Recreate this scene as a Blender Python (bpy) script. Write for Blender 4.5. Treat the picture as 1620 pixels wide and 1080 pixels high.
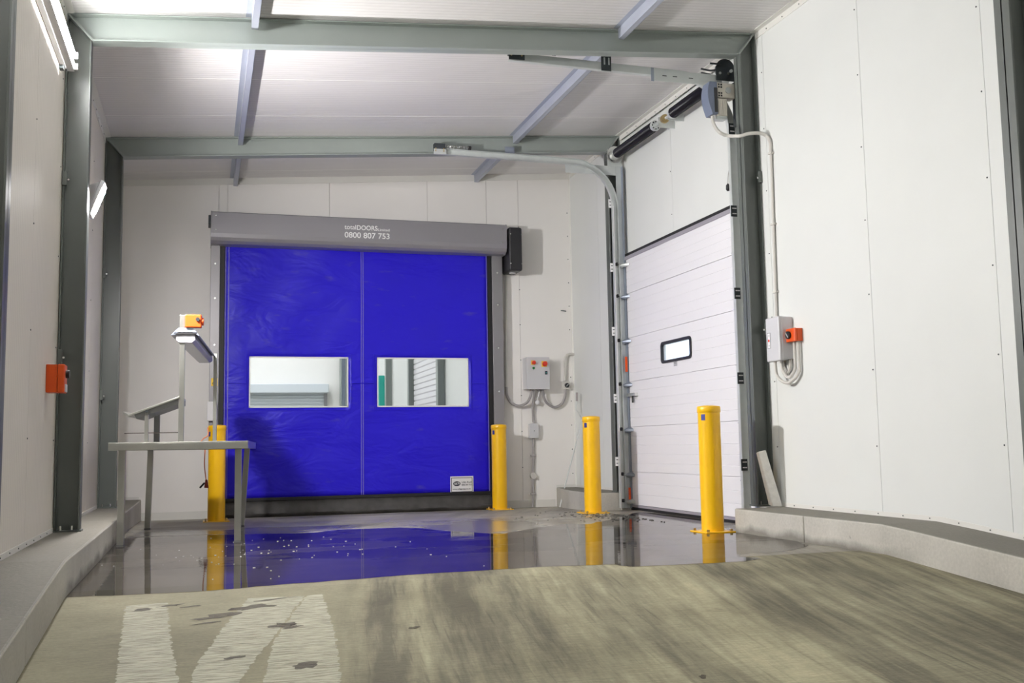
import bpy, bmesh, math, random
from mathutils import Vector, Matrix

random.seed(7)
for _o in list(bpy.data.objects):
    bpy.data.objects.remove(_o)
SC = bpy.context.scene
COL = SC.collection

# ------------------------------------------------------------------ camera, world, exposure
CAM = Vector((0.0, 0.0, 0.8))
FPX = 1634.2
YAW, PIT, ROL = math.radians(16.667), math.radians(5.769), math.radians(-0.978)
FW = Vector((math.sin(YAW) * math.cos(PIT), math.cos(YAW) * math.cos(PIT), math.sin(PIT)))
_r = Vector((math.cos(YAW), -math.sin(YAW), 0))
_u = _r.cross(FW)
RT = _r * math.cos(ROL) + _u * math.sin(ROL)
UP = -_r * math.sin(ROL) + _u * math.cos(ROL)
cd = bpy.data.cameras.new('camera')
cam = bpy.data.objects.new('camera', cd)
COL.objects.link(cam)
cd.sensor_width = 36.0
cd.lens = FPX / 1620 * 36
cd.clip_start = 0.02
cd.clip_end = 300
cam.matrix_world = Matrix(((RT.x, UP.x, -FW.x, CAM.x), (RT.y, UP.y, -FW.y, CAM.y), (RT.z, UP.z, -FW.z, CAM.z), (0, 0, 0, 1)))
SC.camera = cam

W = bpy.data.worlds.new('world')
SC.world = W
W.use_nodes = True
wn = W.node_tree
bg = wn.nodes['Background']
bg.inputs[0].default_value = (0.86, 0.92, 1.0, 1)      # even overcast daylight outside
bg.inputs[1].default_value = 1.6

SC.view_settings.view_transform = 'Standard'
SC.view_settings.look = 'None'
SC.view_settings.gamma = 1.0
SC.view_settings.use_curve_mapping = False
SC.view_settings.exposure = -0.02

TUBE_POWER = 125.0      # fluorescent tubes on the left wall
FLOOD_POWER = 2700.0     # floodlight behind the left column
FAR_FILL_POWER = 60.0        # unseen lamps added to light the room behind the blue door


# ------------------------------------------------------------------ measuring helpers (photo pixel -> point on a plane of the room)
def _ray(px, py):
    return FW * FPX + RT * (px - 810) + UP * (540 - py)


def aty(px, py, Y):
    d = _ray(px, py)
    return CAM + d * (Y / d.y)


def atx(px, py, X):
    d = _ray(px, py)
    return CAM + d * (X / d.x)


# ------------------------------------------------------------------ materials
def node(nt, typ, **kw):
    n = nt.nodes.new(typ)
    for k, v in kw.items():
        setattr(n, k, v)
    return n


def mat(name, col, rough=0.5, metal=0.0, var=0.0, vscale=6.0, bump=0.0, bscale=60.0, spec=0.5, emit=None, estr=0.0, coat=0.0):
    m = bpy.data.materials.new(name)
    m.use_nodes = True
    nt = m.node_tree
    b = nt.nodes['Principled BSDF']
    b.inputs['Base Color'].default_value = (*col, 1)
    b.inputs['Roughness'].default_value = rough
    b.inputs['Metallic'].default_value = metal
    b.inputs['Specular IOR Level'].default_value = spec
    b.inputs['Coat Weight'].default_value = coat
    tc = node(nt, 'ShaderNodeNewGeometry')
    if var > 0:
        nz = node(nt, 'ShaderNodeTexNoise')
        nz.inputs['Scale'].default_value = vscale
        nz.inputs['Detail'].default_value = 5
        nt.links.new(tc.outputs['Position'], nz.inputs['Vector'])
        mx = node(nt, 'ShaderNodeMix', data_type='RGBA')
        mx.inputs[6].default_value = (*[c * (1 - var) for c in col], 1)
        mx.inputs[7].default_value = (*[min(1, c * (1 + var)) for c in col], 1)
        nt.links.new(nz.outputs['Fac'], mx.inputs[0])
        nt.links.new(mx.outputs[2], b.inputs['Base Color'])
    if bump > 0:
        n2 = node(nt, 'ShaderNodeTexNoise')
        n2.inputs['Scale'].default_value = bscale
        n2.inputs['Detail'].default_value = 4
        nt.links.new(tc.outputs['Position'], n2.inputs['Vector'])
        bp = node(nt, 'ShaderNodeBump')
        bp.inputs['Strength'].default_value = 1.0
        bp.inputs['Distance'].default_value = bump
        nt.links.new(n2.outputs['Fac'], bp.inputs['Height'])
        nt.links.new(bp.outputs['Normal'], b.inputs['Normal'])
    if emit:
        b.inputs['Emission Color'].default_value = (*emit, 1)
        b.inputs['Emission Strength'].default_value = estr
    return m


def panel_mat(name, col, axis, pitch, depth, rough=0.42, lines=0.0):
    """painted sandwich-panel steel with a fine rolled micro-rib running across `axis`"""
    m = mat(name, col, rough)
    nt = m.node_tree
    b = nt.nodes['Principled BSDF']
    g = node(nt, 'ShaderNodeNewGeometry')
    sp = node(nt, 'ShaderNodeSeparateXYZ')
    nt.links.new(g.outputs['Position'], sp.inputs[0])
    ml = node(nt, 'ShaderNodeMath', operation='MULTIPLY')
    ml.inputs[1].default_value = 1.0 / pitch
    nt.links.new(sp.outputs[axis], ml.inputs[0])
    fr = node(nt, 'ShaderNodeMath', operation='PINGPONG')
    fr.inputs[1].default_value = 0.5
    nt.links.new(ml.outputs[0], fr.inputs[0])
    rp = node(nt, 'ShaderNodeMapRange')
    rp.inputs[1].default_value = 0.0
    rp.inputs[2].default_value = 0.16
    nt.links.new(fr.outputs[0], rp.inputs[0])
    bp = node(nt, 'ShaderNodeBump')
    bp.inputs['Distance'].default_value = depth
    nt.links.new(rp.outputs[0], bp.inputs['Height'])
    nt.links.new(bp.outputs['Normal'], b.inputs['Normal'])
    nz = node(nt, 'ShaderNodeTexNoise')
    nz.inputs['Scale'].default_value = 1.3
    nz.inputs['Detail'].default_value = 4
    nt.links.new(g.outputs['Position'], nz.inputs['Vector'])
    mx = node(nt, 'ShaderNodeMix', data_type='RGBA')
    mx.inputs[6].default_value = (*[c * 0.95 for c in col], 1)
    mx.inputs[7].default_value = (*[min(1, c * 1.03) for c in col], 1)
    nt.links.new(nz.outputs['Fac'], mx.inputs[0])
    out = mx.outputs[2]
    if lines > 0:      # grooves darker than the ribs
        m2 = node(nt, 'ShaderNodeMix', data_type='RGBA', blend_type='MULTIPLY')
        m2.inputs[0].default_value = 1.0
        m3 = node(nt, 'ShaderNodeMix', data_type='RGBA')
        m3.inputs[6].default_value = (1 - lines, 1 - lines, 1 - lines, 1)
        m3.inputs[7].default_value = (1, 1, 1, 1)
        nt.links.new(rp.outputs[0], m3.inputs[0])
        nt.links.new(out, m2.inputs[6])
        nt.links.new(m3.outputs[2], m2.inputs[7])
        out = m2.outputs[2]
    nt.links.new(out, b.inputs['Base Color'])
    return m


MT = {}
MT['wall_l'] = panel_mat('left_wall_panel_paint', (0.75, 0.705, 0.635), 1, 0.062, 0.0016, rough=0.62, lines=0.10)
MT['wall_b'] = panel_mat('back_wall_panel_paint', (0.90, 0.875, 0.845), 0, 0.4, 0.0002, rough=0.5)
MT['wall_r'] = panel_mat('right_wall_panel_paint', (0.75, 0.765, 0.745), 1, 0.4, 0.0002, rough=0.5)
MT['ceil'] = panel_mat('ceiling_panel_paint', (0.76, 0.74, 0.735), 1, 0.0575, 0.003, lines=0.12)
MT['joint'] = mat('white_joint_sealant', (0.88, 0.87, 0.85), 0.5)
MT['flash'] = mat('white_folded_flashing', (0.76, 0.75, 0.71), 0.45, var=0.03)
MT['steel'] = mat('shaded_grey_steel_paint', (0.115, 0.128, 0.118), 0.38, var=0.12, vscale=3, spec=0.6)  # frame paint darkened to carry the shade on the left columns
MT['steel_r'] = mat('lit_grey_green_steel_paint', (0.31, 0.345, 0.325), 0.36, var=0.10, vscale=2, spec=0.6)  # same frame paint, made lighter where the rafters catch more light
MT['galv'] = mat('galvanised_steel', (0.66, 0.69, 0.68), 0.42, metal=0.45, var=0.12, vscale=9)
MT['galv_blue'] = mat('bluish_galvanised_steel', (0.34, 0.38, 0.46), 0.36, metal=0.55, var=0.12, vscale=7)
MT['purlin'] = mat('zinc_purlin_steel', (0.44, 0.47, 0.55), 0.4, metal=0.35, var=0.08, vscale=5)
MT['galv_dark'] = mat('dark_bracket_steel', (0.06, 0.07, 0.075), 0.45, metal=0.5)
MT['rust'] = mat('rusty_bar', (0.05, 0.04, 0.035), 0.9, spec=0.05)
MT['chrome'] = mat('bright_zinc', (0.8, 0.8, 0.78), 0.25, metal=1.0)
MT['brass'] = mat('yellow_zinc', (0.62, 0.47, 0.22), 0.3, metal=0.9)
MT['black'] = mat('black_rubber', (0.012, 0.012, 0.014), 0.55)
MT['blackgloss'] = mat('black_gloss_sleeve', (0.012, 0.011, 0.02), 0.22)
MT['blackcover'] = mat('charcoal_cover', (0.022, 0.022, 0.025), 0.4)
MT['yellow'] = mat('yellow_powder_coat', (0.93, 0.52, 0.002), 0.35, var=0.05, vscale=4, coat=0.2)
MT['orange'] = mat('orange_plastic', (0.72, 0.085, 0.005), 0.4)
MT['hood'] = mat('silver_grey_hood', (0.33, 0.32, 0.34), 0.38, metal=0.35, var=0.05, vscale=2)
MT['guide'] = mat('grey_guide_steel', (0.30, 0.29, 0.30), 0.35, metal=0.5, var=0.08, vscale=3)
MT['cream'] = mat('cream_cast_housing', (0.72, 0.68, 0.60), 0.45)
MT['bluegrey'] = mat('blue_grey_plastic', (0.16, 0.19, 0.27), 0.4)
MT['boxgrey'] = mat('pale_grey_enclosure', (0.62, 0.62, 0.64), 0.4)
MT['white'] = mat('white_plastic', (0.82, 0.81, 0.82), 0.4)
MT['pipe'] = mat('grey_white_conduit', (0.62, 0.60, 0.56), 0.4)
MT['pipe_grey'] = mat('grey_flexible_conduit', (0.36, 0.34, 0.34), 0.45)
MT['red'] = mat('red_plastic', (0.75, 0.05, 0.02), 0.35)
MT['knobyellow'] = mat('yellow_plate', (0.9, 0.6, 0.03), 0.45)
MT['green'] = mat('green_button', (0.02, 0.2, 0.06), 0.4)
MT['stainless'] = mat('stainless_steel', (0.50, 0.50, 0.46), 0.28, metal=0.9, var=0.10, vscale=7)
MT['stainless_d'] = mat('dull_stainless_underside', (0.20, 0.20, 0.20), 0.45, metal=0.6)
MT['foam'] = mat('dirty_white_foam', (0.86, 0.85, 0.81), 0.8, var=0.15, vscale=25, bump=0.002, bscale=120)
MT['skirt'] = mat('dusty_black_rubber_skirt', (0.055, 0.052, 0.05), 0.6, var=0.7, vscale=9)
MT['doorpanel'] = mat('white_sectional_door_paint', (0.82, 0.81, 0.84), 0.4, var=0.02, vscale=1.5)
MT['seal'] = mat('mauve_grey_aluminium', (0.42, 0.40, 0.45), 0.4, metal=0.3)
MT['letter'] = mat('white_lettering', (0.95, 0.95, 0.95), 0.5)
MT['ink'] = mat('dark_ink', (0.015, 0.015, 0.03), 0.5)
MT['diffuser'] = mat('milky_diffuser', (0.40, 0.40, 0.44), 0.3)
MT['tube'] = mat('lit_fluorescent_tube', (0.9, 0.9, 0.9), 0.4, emit=(0.985, 0.99, 0.965), estr=TUBE_POWER)
MT['floodface'] = mat('lit_flood_lens', (0.9, 0.9, 0.9), 0.3, emit=(0.99, 0.965, 0.955), estr=FLOOD_POWER)
MT['hallfill'] = mat('hall_fill_glow', (0.9, 0.9, 0.9), 0.3, emit=(0.96, 0.98, 1.0), estr=FAR_FILL_POWER)
MT['label_blue'] = mat('small_blue_label', (0.03, 0.04, 0.25), 0.4)
MT['teal'] = mat('teal_plastic', (0.03, 0.45, 0.36), 0.5)
MT['shutter'] = mat('pale_shutter_steel', (0.66, 0.70, 0.74), 0.45)
MT['flecks'] = mat('white_flecks', (0.9, 0.9, 0.9), 0.6)
MT['dirt'] = mat('dark_wet_grit', (0.09, 0.085, 0.075), 0.4)
MT['cable_orange'] = mat('orange_cable', (0.8, 0.25, 0.09), 0.45)
MT['plug'] = mat('dark_red_plug', (0.25, 0.03, 0.02), 0.4)
MT['asphalt'] = mat('outside_paving', (0.30, 0.29, 0.27), 0.9, var=0.2, vscale=2)


def curtain_mat():
    m = mat('blue_pvc_curtain', (0.021, 0.010, 0.63), 0.38, spec=0.3)
    nt = m.node_tree
    b = nt.nodes['Principled BSDF']
    g = node(nt, 'ShaderNodeNewGeometry')
    mp = node(nt, 'ShaderNodeMapping')
    mp.inputs['Rotation'].default_value = (0, 0.7, 0)
    mp.inputs['Scale'].default_value = (0.9, 1.0, 2.0)
    nt.links.new(g.outputs['Position'], mp.inputs[0])
    nz = node(nt, 'ShaderNodeTexNoise')
    nz.inputs['Scale'].default_value = 1.7
    nz.inputs['Detail'].default_value = 3
    nz.inputs['Roughness'].default_value = 0.55
    nz.inputs['Distortion'].default_value = 0.8
    nt.links.new(mp.outputs[0], nz.inputs['Vector'])
    bp = node(nt, 'ShaderNodeBump')
    bp.inputs['Distance'].default_value = 0.035
    bp.inputs['Strength'].default_value = 0.8
    nt.links.new(nz.outputs['Fac'], bp.inputs['Height'])
    nt.links.new(bp.outputs['Normal'], b.inputs['Normal'])
    # dusty scuff patches
    n2 = node(nt, 'ShaderNodeTexNoise')
    n2.inputs['Scale'].default_value = 3.0
    n2.inputs['Detail'].default_value = 8
    m2 = node(nt, 'ShaderNodeMapping')
    m2.inputs['Scale'].default_value = (1, 1, 3)
    nt.links.new(g.outputs['Position'], m2.inputs[0])
    nt.links.new(m2.outputs[0], n2.inputs['Vector'])
    rp = node(nt, 'ShaderNodeValToRGB')
    rp.color_ramp.elements[0].position = 0.62
    rp.color_ramp.elements[1].position = 0.85
    nt.links.new(n2.outputs['Fac'], rp.inputs[0])
    mx = node(nt, 'ShaderNodeMix', data_type='RGBA')
    mx.inputs[6].default_value = (0.021, 0.010, 0.63, 1)
    mx.inputs[7].default_value = (0.09, 0.07, 0.50, 1)
    nt.links.new(rp.outputs[0], mx.inputs[0])
    nt.links.new(mx.outputs[2], b.inputs['Base Color'])
    return m


MT['curtain'] = curtain_mat()
MT['weld'] = mat('pale_blue_weld_strip', (0.22, 0.19, 0.62), 0.35)


def clear_mat(name, tint, ior=1.45, rough=0.02, bumpd=0.0, bsc=(1, 1, 1)):
    """thin clear sheet: Fresnel mix of a mirror coat over a see-through tint"""
    m = bpy.data.materials.new(name)
    m.use_nodes = True
    nt = m.node_tree
    for n in list(nt.nodes):
        nt.nodes.remove(n)
    out = node(nt, 'ShaderNodeOutputMaterial')
    mx = node(nt, 'ShaderNodeMixShader')
    tr = node(nt, 'ShaderNodeBsdfTransparent')
    tr.inputs[0].default_value = (*tint, 1)
    gl = node(nt, 'ShaderNodeBsdfGlossy')
    gl.inputs['Roughness'].default_value = rough
    fr = node(nt, 'ShaderNodeFresnel')
    fr.inputs[0].default_value = ior
    gb = node(nt, 'ShaderNodeNewGeometry')
    inv = node(nt, 'ShaderNodeMath', operation='SUBTRACT')
    inv.inputs[0].default_value = 1.0
    nt.links.new(gb.outputs['Backfacing'], inv.inputs[1])
    fb = node(nt, 'ShaderNodeMath', operation='MULTIPLY')
    nt.links.new(fr.outputs[0], fb.inputs[0])
    nt.links.new(inv.outputs[0], fb.inputs[1])
    nt.links.new(fb.outputs[0], mx.inputs[0])
    nt.links.new(tr.outputs[0], mx.inputs[1])
    nt.links.new(gl.outputs[0], mx.inputs[2])
    nt.links.new(mx.outputs[0], out.inputs[0])
    if bumpd > 0:
        g = node(nt, 'ShaderNodeNewGeometry')
        mp = node(nt, 'ShaderNodeMapping')
        mp.inputs['Scale'].default_value = bsc
        nz = node(nt, 'ShaderNodeTexNoise')
        nz.inputs['Scale'].default_value = 1.0
        nz.inputs['Detail'].default_value = 2
        bp = node(nt, 'ShaderNodeBump')
        bp.inputs['Distance'].default_value = bumpd
        nt.links.new(g.outputs['Position'], mp.inputs[0])
        nt.links.new(mp.outputs[0], nz.inputs['Vector'])
        nt.links.new(nz.outputs['Fac'], bp.inputs['Height'])
        nt.links.new(bp.outputs[0], gl.inputs['Normal'])
    return m


MT['pvc_clear'] = clear_mat('clear_pvc_window', (0.93, 0.95, 0.96))
MT['glass'] = clear_mat('acrylic_glazing', (0.94, 0.97, 0.98))
MT['water'] = clear_mat('standing_water', (0.50, 0.475, 0.46), ior=1.65, rough=0.012, bumpd=0.0006, bsc=(3, 14, 1))


def concrete_mat(name, dark, light, kind):
    """kind: 'kerb' smooth cast concrete, 'floor' damp slab, 'ramp' broomed slab with tyre streaks"""
    m = bpy.data.materials.new(name)
    m.use_nodes = True
    nt = m.node_tree
    b = nt.nodes['Principled BSDF']
    g = node(nt, 'ShaderNodeNewGeometry')
    P = g.outputs['Position']

    def noise(scale, detail=5, vec=None, rough=0.55, dist=0.0):
        n = node(nt, 'ShaderNodeTexNoise')
        n.inputs['Scale'].default_value = scale
        n.inputs['Detail'].default_value = detail
        n.inputs['Roughness'].default_value = rough
        n.inputs['Distortion'].default_value = dist
        nt.links.new(vec or P, n.inputs['Vector'])
        return n.outputs['Fac']

    def ramp(fac, a, c):
        r = node(nt, 'ShaderNodeMapRange')
        r.inputs[1].default_value = a
        r.inputs[2].default_value = c
        nt.links.new(fac, r.inputs[0])
        return r.outputs[0]

    def mixc(fac, A, B, blend='MIX'):
        x = node(nt, 'ShaderNodeMix', data_type='RGBA', blend_type=blend)
        for s, v in ((0, fac), (6, A), (7, B)):
            if isinstance(v, (tuple, float, int)):
                x.inputs[s].default_value = v
            else:
                nt.links.new(v, x.inputs[s])
        return x.outputs[2]

    def math_(op, a, c=None):
        x = node(nt, 'ShaderNodeMath', operation=op)
        for s, v in ((0, a), (1, c)):
            if v is None:
                continue
            if isinstance(v, (float, int)):
                x.inputs[s].default_value = v
            else:
                nt.links.new(v, x.inputs[s])
        return x.outputs[0]

    def mapping(vec, sc):
        mp = node(nt, 'ShaderNodeMapping')
        mp.inputs['Scale'].default_value = sc
        nt.links.new(vec, mp.inputs[0])
        return mp.outputs[0]

    base = mixc(ramp(noise(1.1, 6), 0.3, 0.7), (*dark, 1), (*light, 1))
    fine = ramp(noise(55, 6), 0.2, 0.8)
    base = mixc(0.35, base, mixc(fine, (0.55, 0.55, 0.55, 1), (1.3, 1.3, 1.3, 1)), 'MULTIPLY')
    b.inputs['Roughness'].default_value = 0.8
    if kind == 'kerb':
        streak = ramp(noise(1.0, 5, mapping(P, (2.0, 2.0, 0.6))), 0.35, 0.75)
        base = mixc(math_('MULTIPLY', streak, 0.35), base, (0.62, 0.60, 0.55, 1))
        pit = ramp(noise(16, 2), 0.72, 0.78)
        base = mixc(math_('MULTIPLY', pit, 0.5), base, (0.2, 0.19, 0.17, 1))
        sn = node(nt, 'ShaderNodeSeparateXYZ')      # upward faces mixed to a darker brown
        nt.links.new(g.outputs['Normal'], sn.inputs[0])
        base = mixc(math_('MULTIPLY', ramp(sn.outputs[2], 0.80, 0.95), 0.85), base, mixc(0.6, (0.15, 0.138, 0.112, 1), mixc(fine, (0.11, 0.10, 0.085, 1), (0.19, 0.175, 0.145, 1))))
        # tide mark where the puddle has soaked into the foot
        sp = node(nt, 'ShaderNodeSeparateXYZ')
        nt.links.new(P, sp.inputs[0])
        hz = math_('ADD', sp.outputs[2], math_('MULTIPLY', noise(3.0, 6), -0.16))
        wet = math_('SUBTRACT', 1.0, ramp(hz, -0.06, 0.0))
        yb = math_('MULTIPLY', ramp(sp.outputs[1], 5.9, 6.6), math_('SUBTRACT', 1.0, ramp(sp.outputs[1], 9.6, 10.4)))
        base = mixc(math_('MULTIPLY', math_('MULTIPLY', wet, yb), 0.75), base, (0.13, 0.12, 0.10, 1))
    if kind in ('floor', 'ramp'):
        sp = node(nt, 'ShaderNodeSeparateXYZ')
        nt.links.new(P, sp.inputs[0])
        x, y = sp.outputs[0], sp.outputs[1]
        # tyre paths: lines of constant u bend to the right towards the door
        dy = math_('SUBTRACT', y, 4.0)
        u = math_('SUBTRACT', x, math_('ADD', math_('MULTIPLY', dy, 0.12), math_('MULTIPLY', math_('MULTIPLY', dy, dy), 0.018)))
        cb = node(nt, 'ShaderNodeCombineXYZ')
        nt.links.new(u, cb.inputs[0])
        nt.links.new(math_('MULTIPLY', y, 0.10), cb.inputs[1])
        t1 = ramp(noise(2.6, 3, cb.outputs[0], 0.5), 0.36, 0.64)
        cb2 = node(nt, 'ShaderNodeCombineXYZ')
        nt.links.new(math_('MULTIPLY', u, 6.0), cb2.inputs[0])
        nt.links.new(math_('MULTIPLY', y, 0.5), cb2.inputs[1])
        t2 = ramp(noise(2.2, 4, cb2.outputs[0], 0.6), 0.35, 0.65)
        cb3 = node(nt, 'ShaderNodeCombineXYZ')
        nt.links.new(math_('MULTIPLY', math_('ADD', u, math_('MULTIPLY', dy, 0.05)), 20.0), cb3.inputs[0])
        nt.links.new(math_('MULTIPLY', y, 0.7), cb3.inputs[1])
        t3 = ramp(noise(2.0, 3, cb3.outputs[0], 0.5), 0.58, 0.70)
        tt = math_('SUBTRACT', math_('ADD', math_('MULTIPLY', t1, 0.42), math_('MULTIPLY', t2, 0.48)), math_('MULTIPLY', t3, 0.22))
        wav = math_('MULTIPLY', math_('SUBTRACT', noise(1.6, 4), 0.5), 0.22)
        uw = math_('ADD', u, wav)
        for c_, w_, a_ in ((1.73, 0.22, 0.30), (2.50, 0.42, 0.50), (2.83, 0.10, -0.25), (0.70, 0.13, -0.65), (1.20, 0.40, -0.30), (2.10, 0.16, -0.22), (3.7, 0.9, -0.40)):
            bnd = math_('SUBTRACT', 1.0, ramp(math_('ABSOLUTE', math_('SUBTRACT', uw, c_)), 0.0, w_))
            tt = math_('ADD', tt, math_('MULTIPLY', bnd, a_))
        # left of the tyre paths the slab is plain and even
        lf = ramp(uw, 0.40, 0.66)
        tt = math_('ADD', math_('MULTIPLY', tt, lf), math_('MULTIPLY', math_('SUBTRACT', 1.0, lf), 0.46))
        st = 0.9 if kind == 'ramp' else 0.45
        base = mixc(st, base, mixc(tt, (0.42, 0.40, 0.38, 1), (1.55, 1.53, 1.42, 1)), 'MULTIPLY')
        # broomed grain running across the bay
        grain = noise(1.0, 5, mapping(P, (7, 95, 1)), 0.7)
        base = mixc(0.55 if kind == 'ramp' else 0.2, base, mixc(ramp(grain, 0.3, 0.7), (0.62, 0.62, 0.62, 1), (1.28, 1.28, 1.28, 1)), 'MULTIPLY')
        # stains
        stn = ramp(noise(2.4, 8, None, 0.65, 0.6), 0.62, 0.72)
        base = mixc(math_('MULTIPLY', stn, 0.4), base, (0.10, 0.085, 0.065, 1))
        bp = node(nt, 'ShaderNodeBump')
        bp.inputs['Distance'].default_value = 0.004 if kind == 'ramp' else 0.001
        nt.links.new(grain, bp.inputs['Height'])
        nt.links.new(bp.outputs[0], b.inputs['Normal'])
        if kind == 'floor':
            # damp slab around the puddle: darker and shinier
            wetn = noise(0.9, 6, mapping(P, (1.0, 1.6, 1)))
            band = math_('MULTIPLY', ramp(y, 6.6, 8.0), math_('SUBTRACT', 1.0, ramp(y, 10.6, 12.6)))
            wt = math_('MULTIPLY', band, ramp(wetn, 0.36, 0.52))
            base = mixc(math_('MULTIPLY', wt, 0.30), base, (0.14, 0.13, 0.13, 1))
            rg = math_('SUBTRACT', 0.62, math_('MULTIPLY', wt, 0.50))
            nt.links.new(rg, b.inputs['Roughness'])
    else:
        bp = node(nt, 'ShaderNodeBump')
        bp.inputs['Distance'].default_value = 0.003
        nt.links.new(noise(30, 6), bp.inputs['Height'])
        nt.links.new(bp.outputs[0], b.inputs['Normal'])
    nt.links.new(base, b.inputs['Base Color'])
    return m


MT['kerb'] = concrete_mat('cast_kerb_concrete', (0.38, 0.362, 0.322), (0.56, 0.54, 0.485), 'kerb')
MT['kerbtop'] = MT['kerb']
MT['floor'] = concrete_mat('damp_slab_concrete', (0.23, 0.214, 0.178), (0.39, 0.37, 0.315), 'floor')
MT['ramp'] = concrete_mat('broomed_ramp_concrete', (0.208, 0.192, 0.130), (0.365, 0.343, 0.242), 'ramp')


def paint_mat():
    m = bpy.data.materials.new('worn_cream_floor_paint')
    m.use_nodes = True
    nt = m.node_tree
    b = nt.nodes['Principled BSDF']
    b.inputs['Base Color'].default_value = (0.60, 0.58, 0.45, 1)
    b.inputs['Roughness'].default_value = 0.7
    g = node(nt, 'ShaderNodeNewGeometry')
    mp = node(nt, 'ShaderNodeMapping')
    mp.inputs['Scale'].default_value = (7, 95, 1)
    nz = node(nt, 'ShaderNodeTexNoise')
    nz.inputs['Scale'].default_value = 1.0
    nz.inputs['Detail'].default_value = 6
    nz.inputs['Roughness'].default_value = 0.7
    nt.links.new(g.outputs['Position'], mp.inputs[0])
    nt.links.new(mp.outputs[0], nz.inputs['Vector'])
    rp = node(nt, 'ShaderNodeMapRange')
    rp.inputs[1].default_value = 0.38
    rp.inputs[2].default_value = 0.56
    rp.inputs[3].default_value = 0.30
    rp.inputs[4].default_value = 0.78
    nt.links.new(nz.outputs['Fac'], rp.inputs[0])
    nt.links.new(rp.outputs[0], b.inputs['Alpha'])
    return m


MT['paint'] = paint_mat()


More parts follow.
